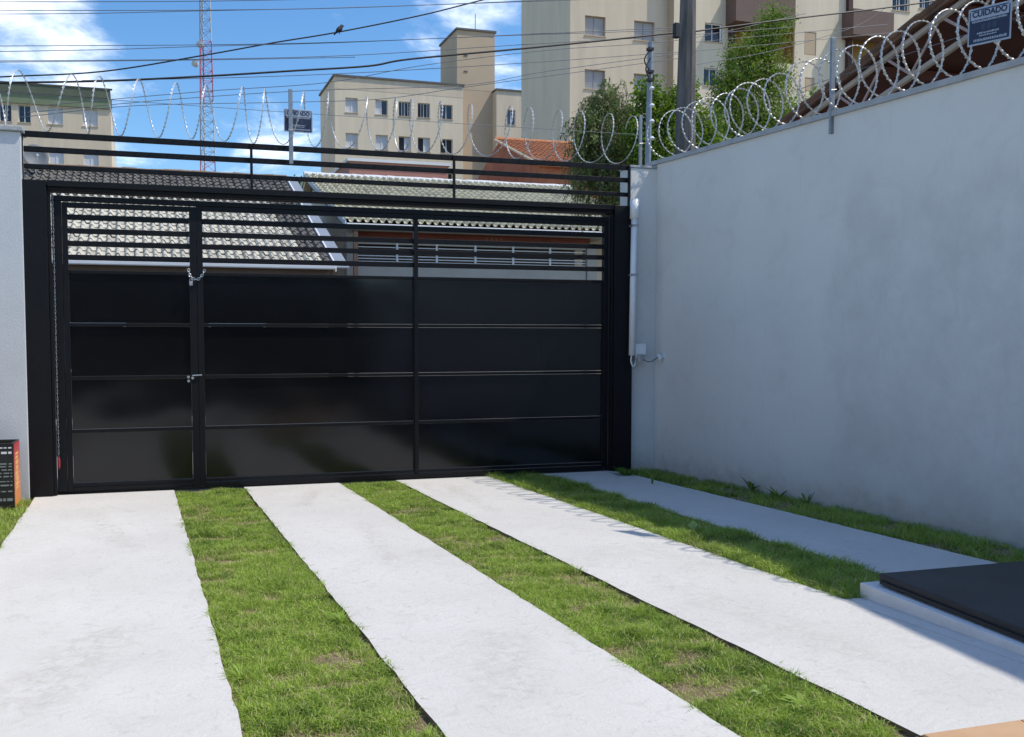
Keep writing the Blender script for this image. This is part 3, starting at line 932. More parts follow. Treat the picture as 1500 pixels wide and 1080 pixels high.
def steel_post(base, height, label, r=0.021):
    s = thing('coil_post', base, label, 'post')
    b = Vector(base)
    MB().box(b.x - r, b.x + r, b.y - .012, b.y + .012, b.z, b.z + height).build('bar', M_POST, s, bevel=0.003)
    MB().tube([b + Vector((-r - .006, -.02, height * .45)), b + Vector((r + .006, -.02, height * .46))], 0.004, 6).build('tie_wire', M_RAZOR, s)
    return s


steel_post((1.575, GY - .060, 3.33), 0.76, 'grey steel post carrying the sign above the gate railing')
steel_post((wall_x(6.87) - .014, 6.87, 3.29), 0.83, 'grey steel post fixed to the face of the high grey wall')
steel_post((5.70, 9.70, 3.53), 0.60, 'short blue grey post on the narrow pillar at the coil end', r=0.017)
steel_post((-1.30, 9.62, 3.53), 0.60, 'grey steel post on the pale wall end', r=0.02)
warning_sign((1.668, GY + .03, 3.795), (1, 0, -0.01), (0, 0, 1), 0.300, 0.235, 'navy warning plate hanging behind the post over the gate', seed=2)
sc_ = Vector((5.80, 5.20, 3.665))
warning_sign(sc_, Vector((0.10, -0.34, -0.02)), (0.02, 0.0, 1), 0.285, 0.262, 'navy warning plate with worn print wired to the coil on the high wall', seed=5)

# ------------------------------------------------------------------ carton by the pale wall end
bx = thing('carton', (-1.35, 9.1, 0.0), 'black and orange printed carton standing on grass by the pale wall', 'box')
x0, x1, y0, y1, z0, z1 = -1.62, -1.075, 8.93, 9.36, 0.0, 0.585
MB().box(x0, x1 - .004, y0, y1, z0, z1).build('body', M_BOX_K, bx, bevel=0.004)
side = MB().box(x1 - .003, x1, y0 + .012, y1 - .006, z0 + .006, z1 - .010).build('orange_side', M_BOX_O, bx)
MB().prism([(x0, y0 - .004, z1 + .002), (x1 - .02, y0 - .004, z1 + .002), (x1 + .03, y0 - .02, z1 + .03), (x0, y0 - .02, z1 + .035)], (0, .004, .006)).build('flap', M_BOX_K, bx)
m = MB(); m2 = MB(); rr = random.Random(4)
for k, z in enumerate((0.545, 0.50, 0.40, 0.375, 0.345, 0.315, 0.285, 0.24, 0.205, 0.15, 0.075)):
    hh = (.012, .02, .012, .010, .010, .010, .012, .008, .014, .012, .026)[k]
    u = -1.25
    while u < -1.10:
        l = rr.uniform(.02, .07)
        (m2 if k < 2 else m).box(u, min(u + l, -1.095), y0 - .0025, y0 - .0005, z - hh / 2, z + hh / 2)
        u += l + rr.uniform(.008, .02)
tag(m.build('small_print', M_BOX_G, bx), kind='stuff')
tag(m2.build('white_print', M_BOX_W, bx), kind='stuff')
m = MB(); z = 0.15
for k in range(8):
    l = rr.uniform(.018, .04)
    m.box(x1 + .0002, x1 + .0015, y0 + .10 + rr.uniform(-.02, .02), y0 + .26 + rr.uniform(-.03, .03), z, z + l)
    z += l + .012
tag(m.build('side_print', M_BOX_Y, bx), kind='stuff')

# ------------------------------------------------------------------ kerb, dark slab, porch floor
kb = thing('kerb_block', (4.3, 3.6, 0), 'low white concrete kerb under the dark slab at the end of the lawn strip', 'kerb')
MB().prism([(3.885, 4.215, -0.1), (3.885, 4.215, 0.080), (3.790, 2.62, 0.020), (3.790, 2.62, -0.1)], (2.0, 0, 0)).build('kerb_body', mat('white_kerb', (0.74, 0.735, 0.72), rough=0.8, var=0.12, scale=5, bump=0.3, bscale=50), kb, bevel=0.006)
ds = thing('dark_slab', (4.9, 3.4, 0.1), 'large dark flat slab lying on the white kerb', 'slab')
MB().prism([(3.955, 4.150, 0.091), (3.955, 4.150, 0.143), (3.845, 2.60, 0.076), (3.845, 2.60, 0.024)], (1.93, 0, 0)).build('board', M_DARKSLAB, ds, bevel=0.006)
MB().prism([(3.935, 4.125, 0.0905), (3.935, 4.125, 0.108), (3.827, 2.60, 0.042), (3.827, 2.60, 0.0245)], (.016, 0, 0)).build('edge_strip', M_CABLE, ds)
tag(MB().box(2.664, 5.9, -7.2, 2.598, -0.2, -0.004).build('porch_bed', M_GROUT), kind='structure')
pf = bpy.data.objects['porch_bed']
tag(MB().box(-2.7, 2.66, -7.2, 2.598, -0.2, 0.0).build('concrete_apron', M_CONC), kind='structure')
tile_me = None
tp = 0.45
for i in range(19):
    for j in range(8):
        X0 = 2.672 + (i - 12) * tp; Y1 = 2.592 - j * tp
        if X0 + tp > 5.9 or X0 < 2.6: continue
        if tile_me is None:
            o = MB().box(X0 + .004, X0 + tp - .004, Y1 - tp + .004, Y1 - .002, -0.003, 0.012).build('floor_tile', M_TILEFLOOR, pf, bevel=0.002)
            tile_me = o.data; tile0 = (X0, Y1)
        else:
            o = bpy.data.objects.new('floor_tile', tile_me); COL.objects.link(o); o.parent = pf
            o.location = (X0 - tile0[0], Y1 - tile0[1], 0)

# the house behind the viewer, seen only as a reflection in the gate
hs_ = thing('house', (1.6, -7.5, 0), 'grey rendered house with a porch facing the gate, seen only as reflection', 'house')


def wall_holes(x0, x1, z0, z1, Y, holes, reveal=0.26):
    """front wall sheet facing -Y with real openings and their reveals; holes: (xa, xb, za, zb)"""
    xs = sorted({x0, x1, *[h[0] for h in holes], *[h[1] for h in holes]})
    zs = sorted({z0, z1, *[h[2] for h in holes], *[h[3] for h in holes]})
    xs = [x for x in xs if x0 <= x <= x1]; zs = [z for z in zs if z0 <= z <= z1]
    m = MB()
    for a, b in zip(xs, xs[1:]):
        for c, d in zip(zs, zs[1:]):
            xm, zm = (a + b) / 2, (c + d) / 2
            if any(h[0] < xm < h[1] and h[2] < zm < h[3] for h in holes):
                continue
            m.quad((a, Y, c), (b, Y, c), (b, Y, d), (a, Y, d))
    for a, b, c, d in holes:
        a, b, c, d = max(a, x0), min(b, x1), max(c, z0), min(d, z1)
        r = Y + reveal
        m.quad((a, Y, c), (a, r, c), (b, r, c), (b, Y, c))
        m.quad((a, Y, d), (b, Y, d), (b, r, d), (a, r, d))
        m.quad((a, Y, c), (a, Y, d), (a, r, d), (a, r, c))
        m.quad((b, Y, c), (b, r, c), (b, r, d), (b, Y, d))
    return m


MB().box(-2.7, 6.34, -7.6, -7.2, -0.1, 4.6).build('wall', M_HOUSE, hs_)  # unseen wall, raised and widened to darken the gate reflections
MB().box(-2.7, 6.34, -7.6, -4.6, 3.0, 3.2).build('roof', M_HOUSE, hs_)
MB().box(0.2, 1.15, -7.2, -7.16, 0.0, 2.1).build('door', M_BROWNWALL, hs_)
MB().box(2.2, 4.2, -7.2, -7.17, 1.0, 2.1).build('window', M_GLASS, hs_)

# ------------------------------------------------------------------ weeds
def blade_plant(base, n, hgt, spread, width, label, name='weed_plant', seed=1, tone=(0.1, 0.6), seg=5, droop=0.6):
    rng = random.Random(seed)
    V, Fc, T = [], [], []
    for k in range(n):
        a = rng.uniform(0, 2 * math.pi)
        h = hgt * rng.uniform(.55, 1.1); s = spread * rng.uniform(.5, 1.2); wd = width * rng.uniform(.7, 1.2)
        dx, dy = math.cos(a), math.sin(a)
        t = rng.uniform(*tone)
        i = len(V)
        for q in range(seg + 1):
            u = q / seg
            x = s * u; z = h * (u - droop * u * u * .6)
            ww = wd * (0.35 + 1.3 * math.sin(math.pi * min(1, u * .85 + .12))) * .5 if q < seg else .0005
            cx_, cy_ = base[0] + dx * x + rng.uniform(-.002, .002), base[1] + dy * x
            V += [(cx_ - dy * ww, cy_ + dx * ww, base[2] + z), (cx_ + dy * ww, cy_ - dx * ww, base[2] + z + ww * .3)]
            T += [t, t]
        for q in range(seg):
            Fc.append((i + 2 * q, i + 2 * q + 1, i + 2 * q + 3, i + 2 * q + 2))
    o = np_mesh(name, np.array(V), np.array(Fc), M_WEED, attr=T, origin=base)
    return tag(o, label, 'weed')


def gp(px, py, z=0.0):
    d = AX @ np.array([(px - CX) / F_PX, (py - CY) / F_PX, 1.0])
    t = (z - CAM_H) / d[2]
    return Vector((t * d[0], t * d[1], z))


blade_plant(gp(1016, 785, -.02), 9, 0.15, 0.09, 0.030, 'pale broad leaved weed standing out of the half shaded lawn strip', seed=3, tone=(.55, 1))
blade_plant(gp(1100, 722, -.03), 11, 0.30, 0.14, 0.014, 'tall arching grass tuft at the foot of the high wall', seed=5, tone=(0, .3), droop=.9)
blade_plant(gp(1140, 733, -.03), 16, 0.17, 0.12, 0.012, 'bushy dark weed tuft at the foot of the high wall', seed=6, tone=(0, .3))
blade_plant(gp(1182, 742, -.03), 7, 0.21, 0.09, 0.013, 'sparse upright weed at the foot of the high wall', seed=7, tone=(0, .3))
blade_plant(gp(918, 700, -.03), 60, 0.16, 0.20, 0.008, 'low dark grass mound at the base of the narrow pillar', seed=8, tone=(0, .25))
blade_plant(gp(1175, 1035, -.02), 18, 0.065, 0.085, 0.013, 'spreading broad leaved weed in the patchy lawn strip', seed=9, tone=(.35, .9), droop=1.0)
blade_plant(gp(1118, 1018, -.02), 8, 0.05, 0.06, 0.016, 'small pale weed rosette next to the spreading weed', seed=10, tone=(.5, 1.0), droop=1.0)
blade_plant(gp(500, 915, -.02), 46, 0.11, 0.09, 0.004, 'bright long grass tuft at the edge of the lawn strip by the door post', seed=12, tone=(.35, .6), droop=.8)
blade_plant(gp(352, 995, -.02), 34, 0.10, 0.08, 0.004, 'bright long grass tuft in the lawn strip by the porch end', seed=13, tone=(.4, .65), droop=.8)
blade_plant(gp(955, 712, -.02), 7, 0.12, 0.04, 0.006, 'few thin upright grass stalks on the shaded strip edge', seed=14, tone=(.1, .5), droop=.2)

# ------------------------------------------------------------------ tiled roofs across the street
PROF = [(0.0, .008), (.08, .044), (.2, .072), (.36, .072), (.48, .044), (.58, .006), (.78, .000), (1.0, .008)]


def tile_shape(wd, ln, hk=1.0, th=.022):
    v, f = [], []
    for yy, dz in ((0, .034), (ln, .0)):
        for u, z in PROF:
            v.append((u * wd, yy, z * hk + dz))
    n = len(PROF)
    for u, z in PROF:
        v.append((u * wd, 0.0, z * hk + .034 - th))
    for k in range(n - 1):
        f.append((k, k + 1, n + k + 1, n + k))
        f.append((2 * n + k, 2 * n + k + 1, k + 1, k))
    return v, f


def roof_frame(y0, z0, y1, z1):
    d = Vector((0, y1 - y0, z1 - z0))
    L = d.length
    return d / L, L


lh = thing('house', (0.5, 21.4, 0), 'house across the street with a cream tiled roof turning dark near the ridge', 'house')
EY, EZ, RY, RZ = 20.95, 3.36, 28.0, 6.62
dv, L = roof_frame(EY, EZ, RY, RZ)
slope = math.atan2(RZ - EZ, RY - EY)
rf = MB().prism([(-7, EY + .1, EZ - .06), (-7, RY, RZ - .05), (-7, RY, RZ - .18), (-7, EY + .1, EZ - .20)], (11.42, 0, 0)).build('roof', M_BROWNWALL, lh)
wd, ln = 0.2, L / 23
tv, tf = tile_shape(wd, ln * 1.12)
tme = {}
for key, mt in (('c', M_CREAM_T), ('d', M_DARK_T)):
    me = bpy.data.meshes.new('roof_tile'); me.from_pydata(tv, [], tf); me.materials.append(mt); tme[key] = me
rotm = Matrix.Rotation(slope, 4, 'X')
rest = {'c': MB(), 'd': MB()}
count = 0
rr = random.Random(9)
for r in range(23):
    for c in range(57):
        x = -7 + c * wd
        pos = Vector((x, EY, EZ)) + dv * (r * ln)
        u = r / 23
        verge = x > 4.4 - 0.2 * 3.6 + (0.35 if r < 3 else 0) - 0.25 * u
        dark = u > 0.62 or verge  # darker tile colour on the upper rows and along the verge
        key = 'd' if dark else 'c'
        M = Matrix.Translation(pos + Vector((rr.uniform(-.007, .007), rr.uniform(-.012, .012), rr.uniform(-.006, .006)))) @ rotm @ Matrix.Rotation(rr.uniform(-.02, .02), 4, 'Z')
        vis = -1.9 < x < 4.5
        if vis and r < 9 and count < 288:
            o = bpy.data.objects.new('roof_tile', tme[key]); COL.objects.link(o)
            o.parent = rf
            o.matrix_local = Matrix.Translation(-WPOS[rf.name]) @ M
            count += 1
        else:
            b = rest[key]; i = len(b.v)
            b.v += [tuple(M @ Vector(q)) for q in tv]; b.f += [tuple(i + q for q in fc) for fc in tf]
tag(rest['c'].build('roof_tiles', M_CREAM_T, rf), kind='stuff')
tag(rest['d'].build('dark_roof_tiles', M_DARK_T, rf), 'dark tiles near the ridge and along the verge', kind='stuff')
for k in range(29):
    x = -7 + k * .395
    MB().tube([(x, RY, RZ + .02 + rr.uniform(-.012, .02)), (x + .41, RY, RZ + .03 + rr.uniform(-.012, .02))], [.12, .105], 8).build('ridge_tile', M_RIDGE_T, rf)
MB().prism([(4.44, EY - .02, EZ - .10), (4.44, RY, RZ - .05), (4.44, RY, RZ + .10), (4.44, EY - .02, EZ + .06)], (.035, 0, 0)).build('verge_board', M_WHITE_P, lh)
MB().prism([(4.48, EY - .02, EZ - .02), (4.48, RY + .2, RZ + .07), (4.48, RY + .2, RZ + .095), (4.48, EY - .02, EZ + .005)], (.30, 0, 0)).build('verge_flashing', mat('flashing_grey', (0.23, 0.26, 0.31), rough=0.6, var=0.15, scale=2), lh)
MB().box(-7, 4.45, EY - .12, EY + .02, EZ - .06, EZ + .035).build('gutter', M_WHITE_P, lh, bevel=.02)
MB().box(-6.8, 4.40, EY + .55, RY + 5.5, -.1, EZ - .10).build('wall', M_BROWNWALL, lh)
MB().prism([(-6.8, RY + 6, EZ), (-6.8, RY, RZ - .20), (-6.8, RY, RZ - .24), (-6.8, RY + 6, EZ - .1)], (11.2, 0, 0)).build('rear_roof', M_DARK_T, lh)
for x in (-4.0, -1.5, 1.6):
    wnd = MB().box(x, x + 1.3, EY + .50, EY + .548, 1.0, 2.1).build('window', M_FRAME, lh)
    MB().box(x + .06, x + 1.24, EY + .49, EY + .498, 1.06, 2.04).build('pane', M_GLASS, wnd)

di = thing('satellite_dish', (-2.45, 27.3, 6.45), 'dark grey satellite dish above the dark tiled ridge', 'dish')
m = MB(); n = 22
cen = at(52, 229, 27.2)
face = Vector((0.25, -1, 0.25)).normalized(); su = face.cross(Vector((0, 0, 1))).normalized(); sv = su.cross(face)
rings = []
for q, (r_, dd) in enumerate(((0.001, -.07), (.13, -.055), (.25, -.025), (.34, 0.02), (.345, 0.012))):
    i = len(m.v)
    m.v += [tuple(cen + face * dd + su * (r_ * math.cos(2 * math.pi * a / n)) + sv * (r_ * math.sin(2 * math.pi * a / n))) for a in range(n)]
    rings.append(i)
for a, b in zip(rings, rings[1:]):
    m.f += [(a + k, a + (k + 1) % n, b + (k + 1) % n, b + k) for k in range(n)]
m.build('reflector', M_DISH, di, smooth=True)
MB().tube([cen - sv * .33, cen - sv * .12 + face * .34], .012, 6).build('feed_arm', M_PVC, di)
MB().tube([cen - sv * .12 + face * .34, cen - sv * .10 + face * .30], .035, 8).build('feed_horn', M_PVC, di)
MB().tube([cen - face * .1, Vector((cen.x, cen.y + .12, 6.2))], .03, 8).build('mast', M_GALV, di)

rh = thing('house', (9.0, 24.5, 0), 'house across the street with a pale tiled roof and white grille front', 'house')
EY2, EZ2, RY2, RZ2 = 24.0, 4.83, 30.0, 7.16
dv2, L2 = roof_frame(EY2, EZ2, RY2, RZ2)
sl2 = math.atan2(RZ2 - EZ2, RY2 - EY2)
rf2 = MB().prism([(5.40, EY2 + .1, EZ2 - .05), (5.40, RY2, RZ2 - .04), (5.40, RY2, RZ2 - .16), (5.40, EY2 + .1, EZ2 - .18)], (9.6, 0, 0)).build('roof', M_GREYSHADE, rh)
ln2 = L2 / 19
tv2, tf2 = tile_shape(.215, ln2 * 1.12, 1.25)
rot2 = Matrix.Rotation(sl2, 4, 'X')
b = MB()
for r in range(19):
    for c in range(44):
        M = Matrix.Translation(Vector((5.36 + c * .215, EY2, EZ2)) + dv2 * (r * ln2) + Vector((0, 0, rr.uniform(-.004, .004)))) @ rot2
        i = len(b.v); b.v += [tuple(M @ Vector(q)) for q in tv2]; b.f += [tuple(i + q for q in fc) for fc in tf2]
tag(b.build('roof_tiles', M_CREAM_T2, rf2), kind='stuff')
for k in range(24):
    x = 5.35 + k * .4
    MB().tube([(x, RY2, RZ2 + .01 + rr.uniform(-.01, .015)), (x + .42, RY2, RZ2 + .02 + rr.uniform(-.01, .015))], [.11, .095], 8).build('ridge_tile', M_WHITE_P, rf2)
MB().prism([(5.36, EY2 - .02, EZ2 - .10), (5.36, RY2, RZ2 - .08), (5.36, RY2, RZ2 + .06), (5.36, EY2 - .02, EZ2 + .05)], (.038, 0, 0)).build('verge_board', M_WHITE_P, rh)
MB().prism([(5.36, RY2, RZ2 + .06), (5.36, RY2 + 6, EZ2 + .05), (5.36, RY2 + 6, EZ2 - .1), (5.36, RY2, RZ2 - .08)], (.038, 0, 0)).build('verge_board', M_WHITE_P, rh)
MB().prism([(5.45, RY2, RZ2 + .02), (5.45, RY2 + 6, EZ2 + .02), (5.45, RY2 + 6, EZ2 - .1), (5.45, RY2, RZ2 - .1)], (9.4, 0, 0)).build('rear_roof', M_CREAM_T2, rh)
MB().box(5.38, 15.0, EY2 - .10, EY2 + .02, EZ2 - .12, EZ2 - .02).build('gutter', M_WHITE_P, rh, bevel=.02)
MB().prism([(5.72, EY2 + 1.55, -.1), (5.72, EY2 + 1.55, EZ2 + .40), (5.72, RY2, RZ2 - .22), (5.72, RY2 + 5.4, EZ2), (5.72, RY2 + 5.4, -.1)], (9.0, 0, 0)).build('wall', M_BEIGE_L, rh)
MB().box(5.58, 5.70, EY2 - .06, EY2 + .02, 0, EZ2 - .12).build('downpipe', M_BROWNWALL, rh)
# front porch: grey soffit beam, dark red awning, white columns and horizontal grille
FY = 24.45


def zf(py, px=690):
    return at(px, py, FY).z


xl, xr = at(522, 375, FY).x, at(858, 375, FY).x
MB().box(5.74, 13.2, EY2 + .06, EY2 + 1.5, EZ2 - .155, EZ2 - .125).build('soffit', M_GREYSHADE, rh)
aw = MB().box(xl - .15, xr + .15, FY + .02, FY + .30, zf(357), zf(341)).build('awning', M_REDBAND, rh, bevel=.01)
m = MB()
for k in range(4):
    x = at(712 + k * 7, 350, FY).x
    m.box(x, x + .06, FY + .012, FY + .017, zf(352) + .01 * (k % 2), zf(347))
tag(m.build('faded_lettering', mat('faded_print', (0.22, 0.10, 0.07), rough=.8), aw), kind='stuff')
MB().box(at(507, 375, FY).x, xl - .02, FY - .06, FY + .25, 0, zf(340)).build('column', M_FRONT, rh, bevel=.01)
MB().box(xr + .02, at(873, 375, FY).x, FY - .06, FY + .25, 0, zf(358)).build('column', M_FRONT, rh, bevel=.01)
MB().box(xl, xr, FY - .02, FY + .06, zf(362), zf(357.5)).build('grille_head', M_FRONT, rh)
MB().box(xl, xr, FY - .02, FY + .08, zf(420), zf(389)).build('grille_sill', M_FRONT, rh)
MB().box(xl, xr, FY - .01, FY + .07, 0.0, zf(420) - .01).build('gate_sheet', M_FRONT, rh)
MB().box(xl, xr, FY + .7, FY + .75, 2.4, zf(341)).build('porch_shade', M_BROWNWALL, rh)  # dark sheet standing in for the shade behind the grille
for k in range(6):
    z = zf(386.5 - k * 4.1)
    MB().box(xl, xr, FY, FY + .03, z - .013, z + .013).build('grille_bar', M_FRAME, rh)
for k in range(1, 6):
    x = xl + (xr - xl) * k / 6
    MB().box(x - .03, x + .03, FY - .03, FY - .003, zf(391), zf(358)).build('grille_post', M_FRAME, rh)

# pink house behind the pale roof
ph = thing('house', (10.9, 38, 0), 'low pink rendered house behind the pale tiled roof', 'house')
MB().box(8.70, 13.05, 38.0, 46, -.1, 9.38).build('wall', M_PINK, ph)
MB().box(8.60, 13.15, 37.9, 46.1, 9.382, 9.50).build('coping', M_FRAME, ph)

# orange tiled brick house
oh = thing('house', (20.5, 36, 0), 'unplastered red brick house with an orange tiled roof', 'house')
k_ = 0.87
ro_r, ro_e = at(725, 205, 38.5), at(800, 240, 34.0)
gx = (ro_r.x + ro_e.x) / 2
MB().prism([(gx, 34.2, -.1), (gx, 34.2, ro_e.z - .06), (gx, 38.5, ro_r.z - .08), (gx, 43, ro_e.z - .1), (gx, 43, -.1)], (7.5, 0, 0)).build('wall', M_BRICK, oh)
dvo, Lo = roof_frame(34.0, ro_e.z, 38.5, ro_r.z)
slo = math.atan2(ro_r.z - ro_e.z, 4.5)
ro = MB().prism([(gx - .18, 34, ro_e.z - .03), (gx - .18, 38.5, ro_r.z - .03), (gx - .18, 38.5, ro_r.z - .10), (gx - .18, 34, ro_e.z - .10)], (8, 0, 0)).build('roof', M_ORANGE_T, oh)
b = MB(); lno = Lo / 14
tvo, tfo = tile_shape(.22, lno * 1.12)
roto = Matrix.Rotation(slo, 4, 'X')
for r in range(14):
    for c in range(36):
        M = Matrix.Translation(Vector((gx - .2 + c * .22, 34, ro_e.z)) + dvo * (r * lno) + Vector((0, 0, rr.uniform(-.008, .008)))) @ roto
        i = len(b.v); b.v += [tuple(M @ Vector(q)) for q in tvo]; b.f += [tuple(i + q for q in fc) for fc in tfo]
tag(b.build('roof_tiles', M_ORANGE_T, ro), kind='stuff')
MB().tube([(gx - .2, 38.5, ro_r.z + .04), (gx + 7.8, 38.5, ro_r.z + .04)], .10, 8).build('ridge', M_ORANGE_T, ro)
MB().prism([(gx - .24, 33.95, ro_e.z - .05), (gx - .24, 38.5, ro_r.z - .02), (gx - .24, 38.5, ro_r.z + .06), (gx - .24, 33.95, ro_e.z + .04)], (.035, 0, 0)).build('verge_board', M_BEIGE_L, oh)

# ------------------------------------------------------------------ apartment blocks
def window(parent, xa, xb, za, zb, Y, style='dark', sill=True):
    """window set back in its opening: frame, panes or shutter, sill"""
    fw = 0.05
    r = Y + .19
    m = MB()
    m.box(xa, xb, r - .03, r + .03, za, za + fw).box(xa, xb, r - .03, r + .03, zb - fw, zb)
    m.box(xa, xa + fw, r - .03, r + .03, za + fw, zb - fw).box(xb - fw, xb, r - .03, r + .03, za + fw, zb - fw)
    xm = (xa + xb) / 2
    m.box(xm - fw * .6, xm + fw * .6, r - .035, r + .03, za + fw, zb - fw)
    fr = m.build('window', M_FRAME if style != 'louvre' else M_FRAME_D, parent)
    halves = ((xa + fw, xm - fw * .6), (xm + fw * .6, xb - fw))
    kinds = {'dark': 'gg', 'blue': 'bb', 'shut': 'ss', 'half': 'sg', 'half2': 'gs', 'louvre': 'll', 'bars': 'gg'}[style]
    for (a, b), kd in zip(halves, kinds):
        mt = {'g': M_GLASS, 'b': M_GLASS_B, 's': M_BLIND, 'l': M_BLIND_S}[kd]
        nm = 'pane' if kd in 'gb' else 'shutter'
        m = MB()
        if kd == 'l':
            nn = 8; hh = (zb - za - 2 * fw) / nn
            for q in range(nn):
                z = za + fw + q * hh
                m.quad((a, r + .005, z), (b, r + .005, z), (b, r - .015, z + hh * .96), (a, r - .015, z + hh * .96))
        else:
            m.box(a, b, r - .005, r + .012, za + fw, zb - fw)
        m.build(nm, mt, fr)
    if style == 'bars':
        m = MB()
        for q in (1, 3):
            x = xa + (xb - xa) * q / 4
            m.box(x - .012, x + .012, Y + .02, Y + .04, za, zb)
        m.build('bars', M_FRAME, fr)
    if sill:
        MB().box(xa - .05, xb + .05, Y - .05, Y + .05, za - .06, za - .003).build('sill', M_BEIGE_D, fr)
    return fr


def px_rect(cx_, cy_, w_, h_, Y):
    a, b = at(cx_ - w_ / 2, cy_, Y), at(cx_ + w_ / 2, cy_, Y)
    c, d = at(cx_, cy_ + h_ / 2, Y), at(cx_, cy_ - h_ / 2, Y)
    return a.x, b.x, c.z, d.z


# middle block, with stair tower and a lower wing
Y = 78.0
mb = thing('apartment_block', (24, Y, 0), 'beige three storey apartment block with a stair tower rising behind it', 'building')
xs = [px_rect(c, 160, 18, 22, Y)[:2] for c in (515, 559, 593, 621, 654)]
wins = []
for zc in (22.53, 19.56, 16.6, 13.6):
    for k, (a, b) in enumerate(xs):
        wins.append((a, b, zc - .62, zc + .62))
wall_holes(16.63, 28.18, -.1, 24.86, Y, wins).build('front_wall', M_BEIGE_L, mb)
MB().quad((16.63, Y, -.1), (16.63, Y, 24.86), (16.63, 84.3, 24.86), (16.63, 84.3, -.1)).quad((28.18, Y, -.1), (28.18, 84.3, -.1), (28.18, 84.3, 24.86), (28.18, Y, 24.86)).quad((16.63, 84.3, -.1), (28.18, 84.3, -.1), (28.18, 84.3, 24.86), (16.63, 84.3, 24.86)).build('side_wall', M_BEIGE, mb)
MB().box(16.50, 28.32, Y - .12, 84.4, 24.862, 25.02).build('roof', M_ROOFEDGE, mb)
MB().box(16.62, 28.2, Y - .012, Y - .003, 23.85, 24.86).build('parapet_band', M_BEIGE, mb)
styles = ['shut', 'half', 'bars', 'bars', 'dark', 'shut', 'shut', 'half2', 'half2', 'dark'] + ['shut', 'half', 'dark', 'bars', 'dark'] * 2
for wn_, st in zip(wins, styles):
    window(mb, *wn_, Y, st)
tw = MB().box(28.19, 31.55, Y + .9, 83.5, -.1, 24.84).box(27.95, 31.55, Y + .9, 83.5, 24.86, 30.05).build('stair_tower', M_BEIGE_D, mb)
MB().box(27.85, 31.68, Y + .78, 83.7, 30.052, 30.22).build('tower_roof', M_ROOFEDGE, tw)
MB().tube([(30.1, 80, 30.2), (30.1, 80, 32.0)], .035, 6).build('lightning_rod', M_TOWER_G, tw)
for z in (27.8, 26.4):
    MB().box(28.6, 28.95, Y + .86, Y + .898, z, z + .12).build('vent', M_ROOFEDGE, tw)
wg = wall_holes(31.36, 38.0, -.1, 24.75, Y, [px_rect(749, 172, 12, 22, Y)]).box(31.56, 38, Y + .8, 84, -.1, 24.74).quad((31.36, Y, -.1), (31.36, Y, 24.75), (31.36, 83.9, 24.75), (31.36, 83.9, -.1)).build('wing_wall', M_BEIGE, mb)
MB().box(31.28, 38.1, Y - .1, 84.1, 24.752, 24.9).build('wing_roof', M_ROOFEDGE, wg)
window(mb, *px_rect(749, 172, 12, 22, Y), Y, 'blue')

# block with the green fascia
Y = 80.0
lb = thing('apartment_block', (-6, Y, 0), 'beige apartment block with a dark green roof fascia', 'building')
wins = []
for c, st in ((-14, 'dark'), (8, 'dark'), (36, 'dark'), (81, 'shut'), (132, 'shut')):
    a, b, _, _ = px_rect(c, 168, 18 if st == 'dark' else 22, 22, Y)
    for z in (20.57, 17.3, 14.3):
        wins.append((a, b, z - .68, z + .68, st))
wall_holes(-14, -1.60, -.1, 22.0, Y, [w_[:4] for w_ in wins]).build('front_wall', M_BEIGE, lb)
for w_ in wins:
    window(lb, *w_[:4], Y, w_[4])
MB().prism([(-1.598, Y + .004, -.1), (-1.598, Y + .004, 22.0), (-1.598, 110, 21.0), (-1.598, 110, -.1)], (-.2, .0, 0)).build('side_wall', M_BEIGE_L, lb)  # lighter cream puts the sunlit look of this side into its colour
MB().box(-14.1, -1.50, Y - .15, Y + .25, 21.35, 22.15).build('pale_band', M_GREEN_L, lb)
MB().prism([(-14.1, Y - .25, 22.152), (-14.1, Y - .25, 22.86), (-14.1, 112, 21.0), (-14.1, 112, 20.6)], (12.495, 0, 0)).build('fascia', M_GREEN_F, lb)
MB().box(-14.15, -1.45, Y - .30, Y - .02, 22.862, 22.95).build('roof_edge', M_ROOFEDGE, lb)

# tall block on the right, with brown balconies
Y = 50.0
bb = thing('apartment_block', (34, Y, 0), 'tall beige apartment block with brown balconies behind the trees', 'building')
x_l, x_c = at(835, 100, Y).x, at(978, 60, Y).x
wins = []
for cxp, base_y in ((872, 37), (944, 42)):
    a, b, _, _ = px_rect(cxp, base_y, 30, 30, Y)
    for z in (20.55, 17.45, 14.4, 11.4):
        wins.append((a, b, z - .58, z + .55))
wall_holes(x_l, x_c, -.1, 27.0, Y, wins).build('front_wall', M_BEIGE, bb)
MB().quad((x_l, Y, -.1), (x_l, Y, 27), (x_l, Y + 7.1, 27), (x_l, Y + 7.1, -.1)).quad((x_l, Y + 7.1, -.1), (x_l, Y + 7.1, 27), (x_l + 9, Y + 7.1, 27), (x_l + 9, Y + 7.1, -.1)).build('side_wall', M_BEIGE_L, bb)
for w_ in wins:
    window(bb, *w_, Y, 'louvre')
x_d = x_c
Y2 = 49.35
x_e = at(1420, 40, Y2).x + 8
wins2 = []
for (cxp, cyp, wp, hp, st) in ((1045, 48, 25, 27, 'dark'), (1041, 113, 20, 26, 'dark'), (1187, 64, 17, 34, 'shutb'), (1186, 124, 14, 20, 'shutb'),
                               (1320, 3, 25, 26, 'bars'), (1357, 0, 20, 26, 'bars'), (1330, 75, 24, 26, 'dark')):
    wins2.append((*px_rect(cxp, cyp, wp, hp, Y2), st))
rec = px_rect(1275, 80, 52, 62, Y2)
rec1 = px_rect(1118, 60, 92, 60, Y2)
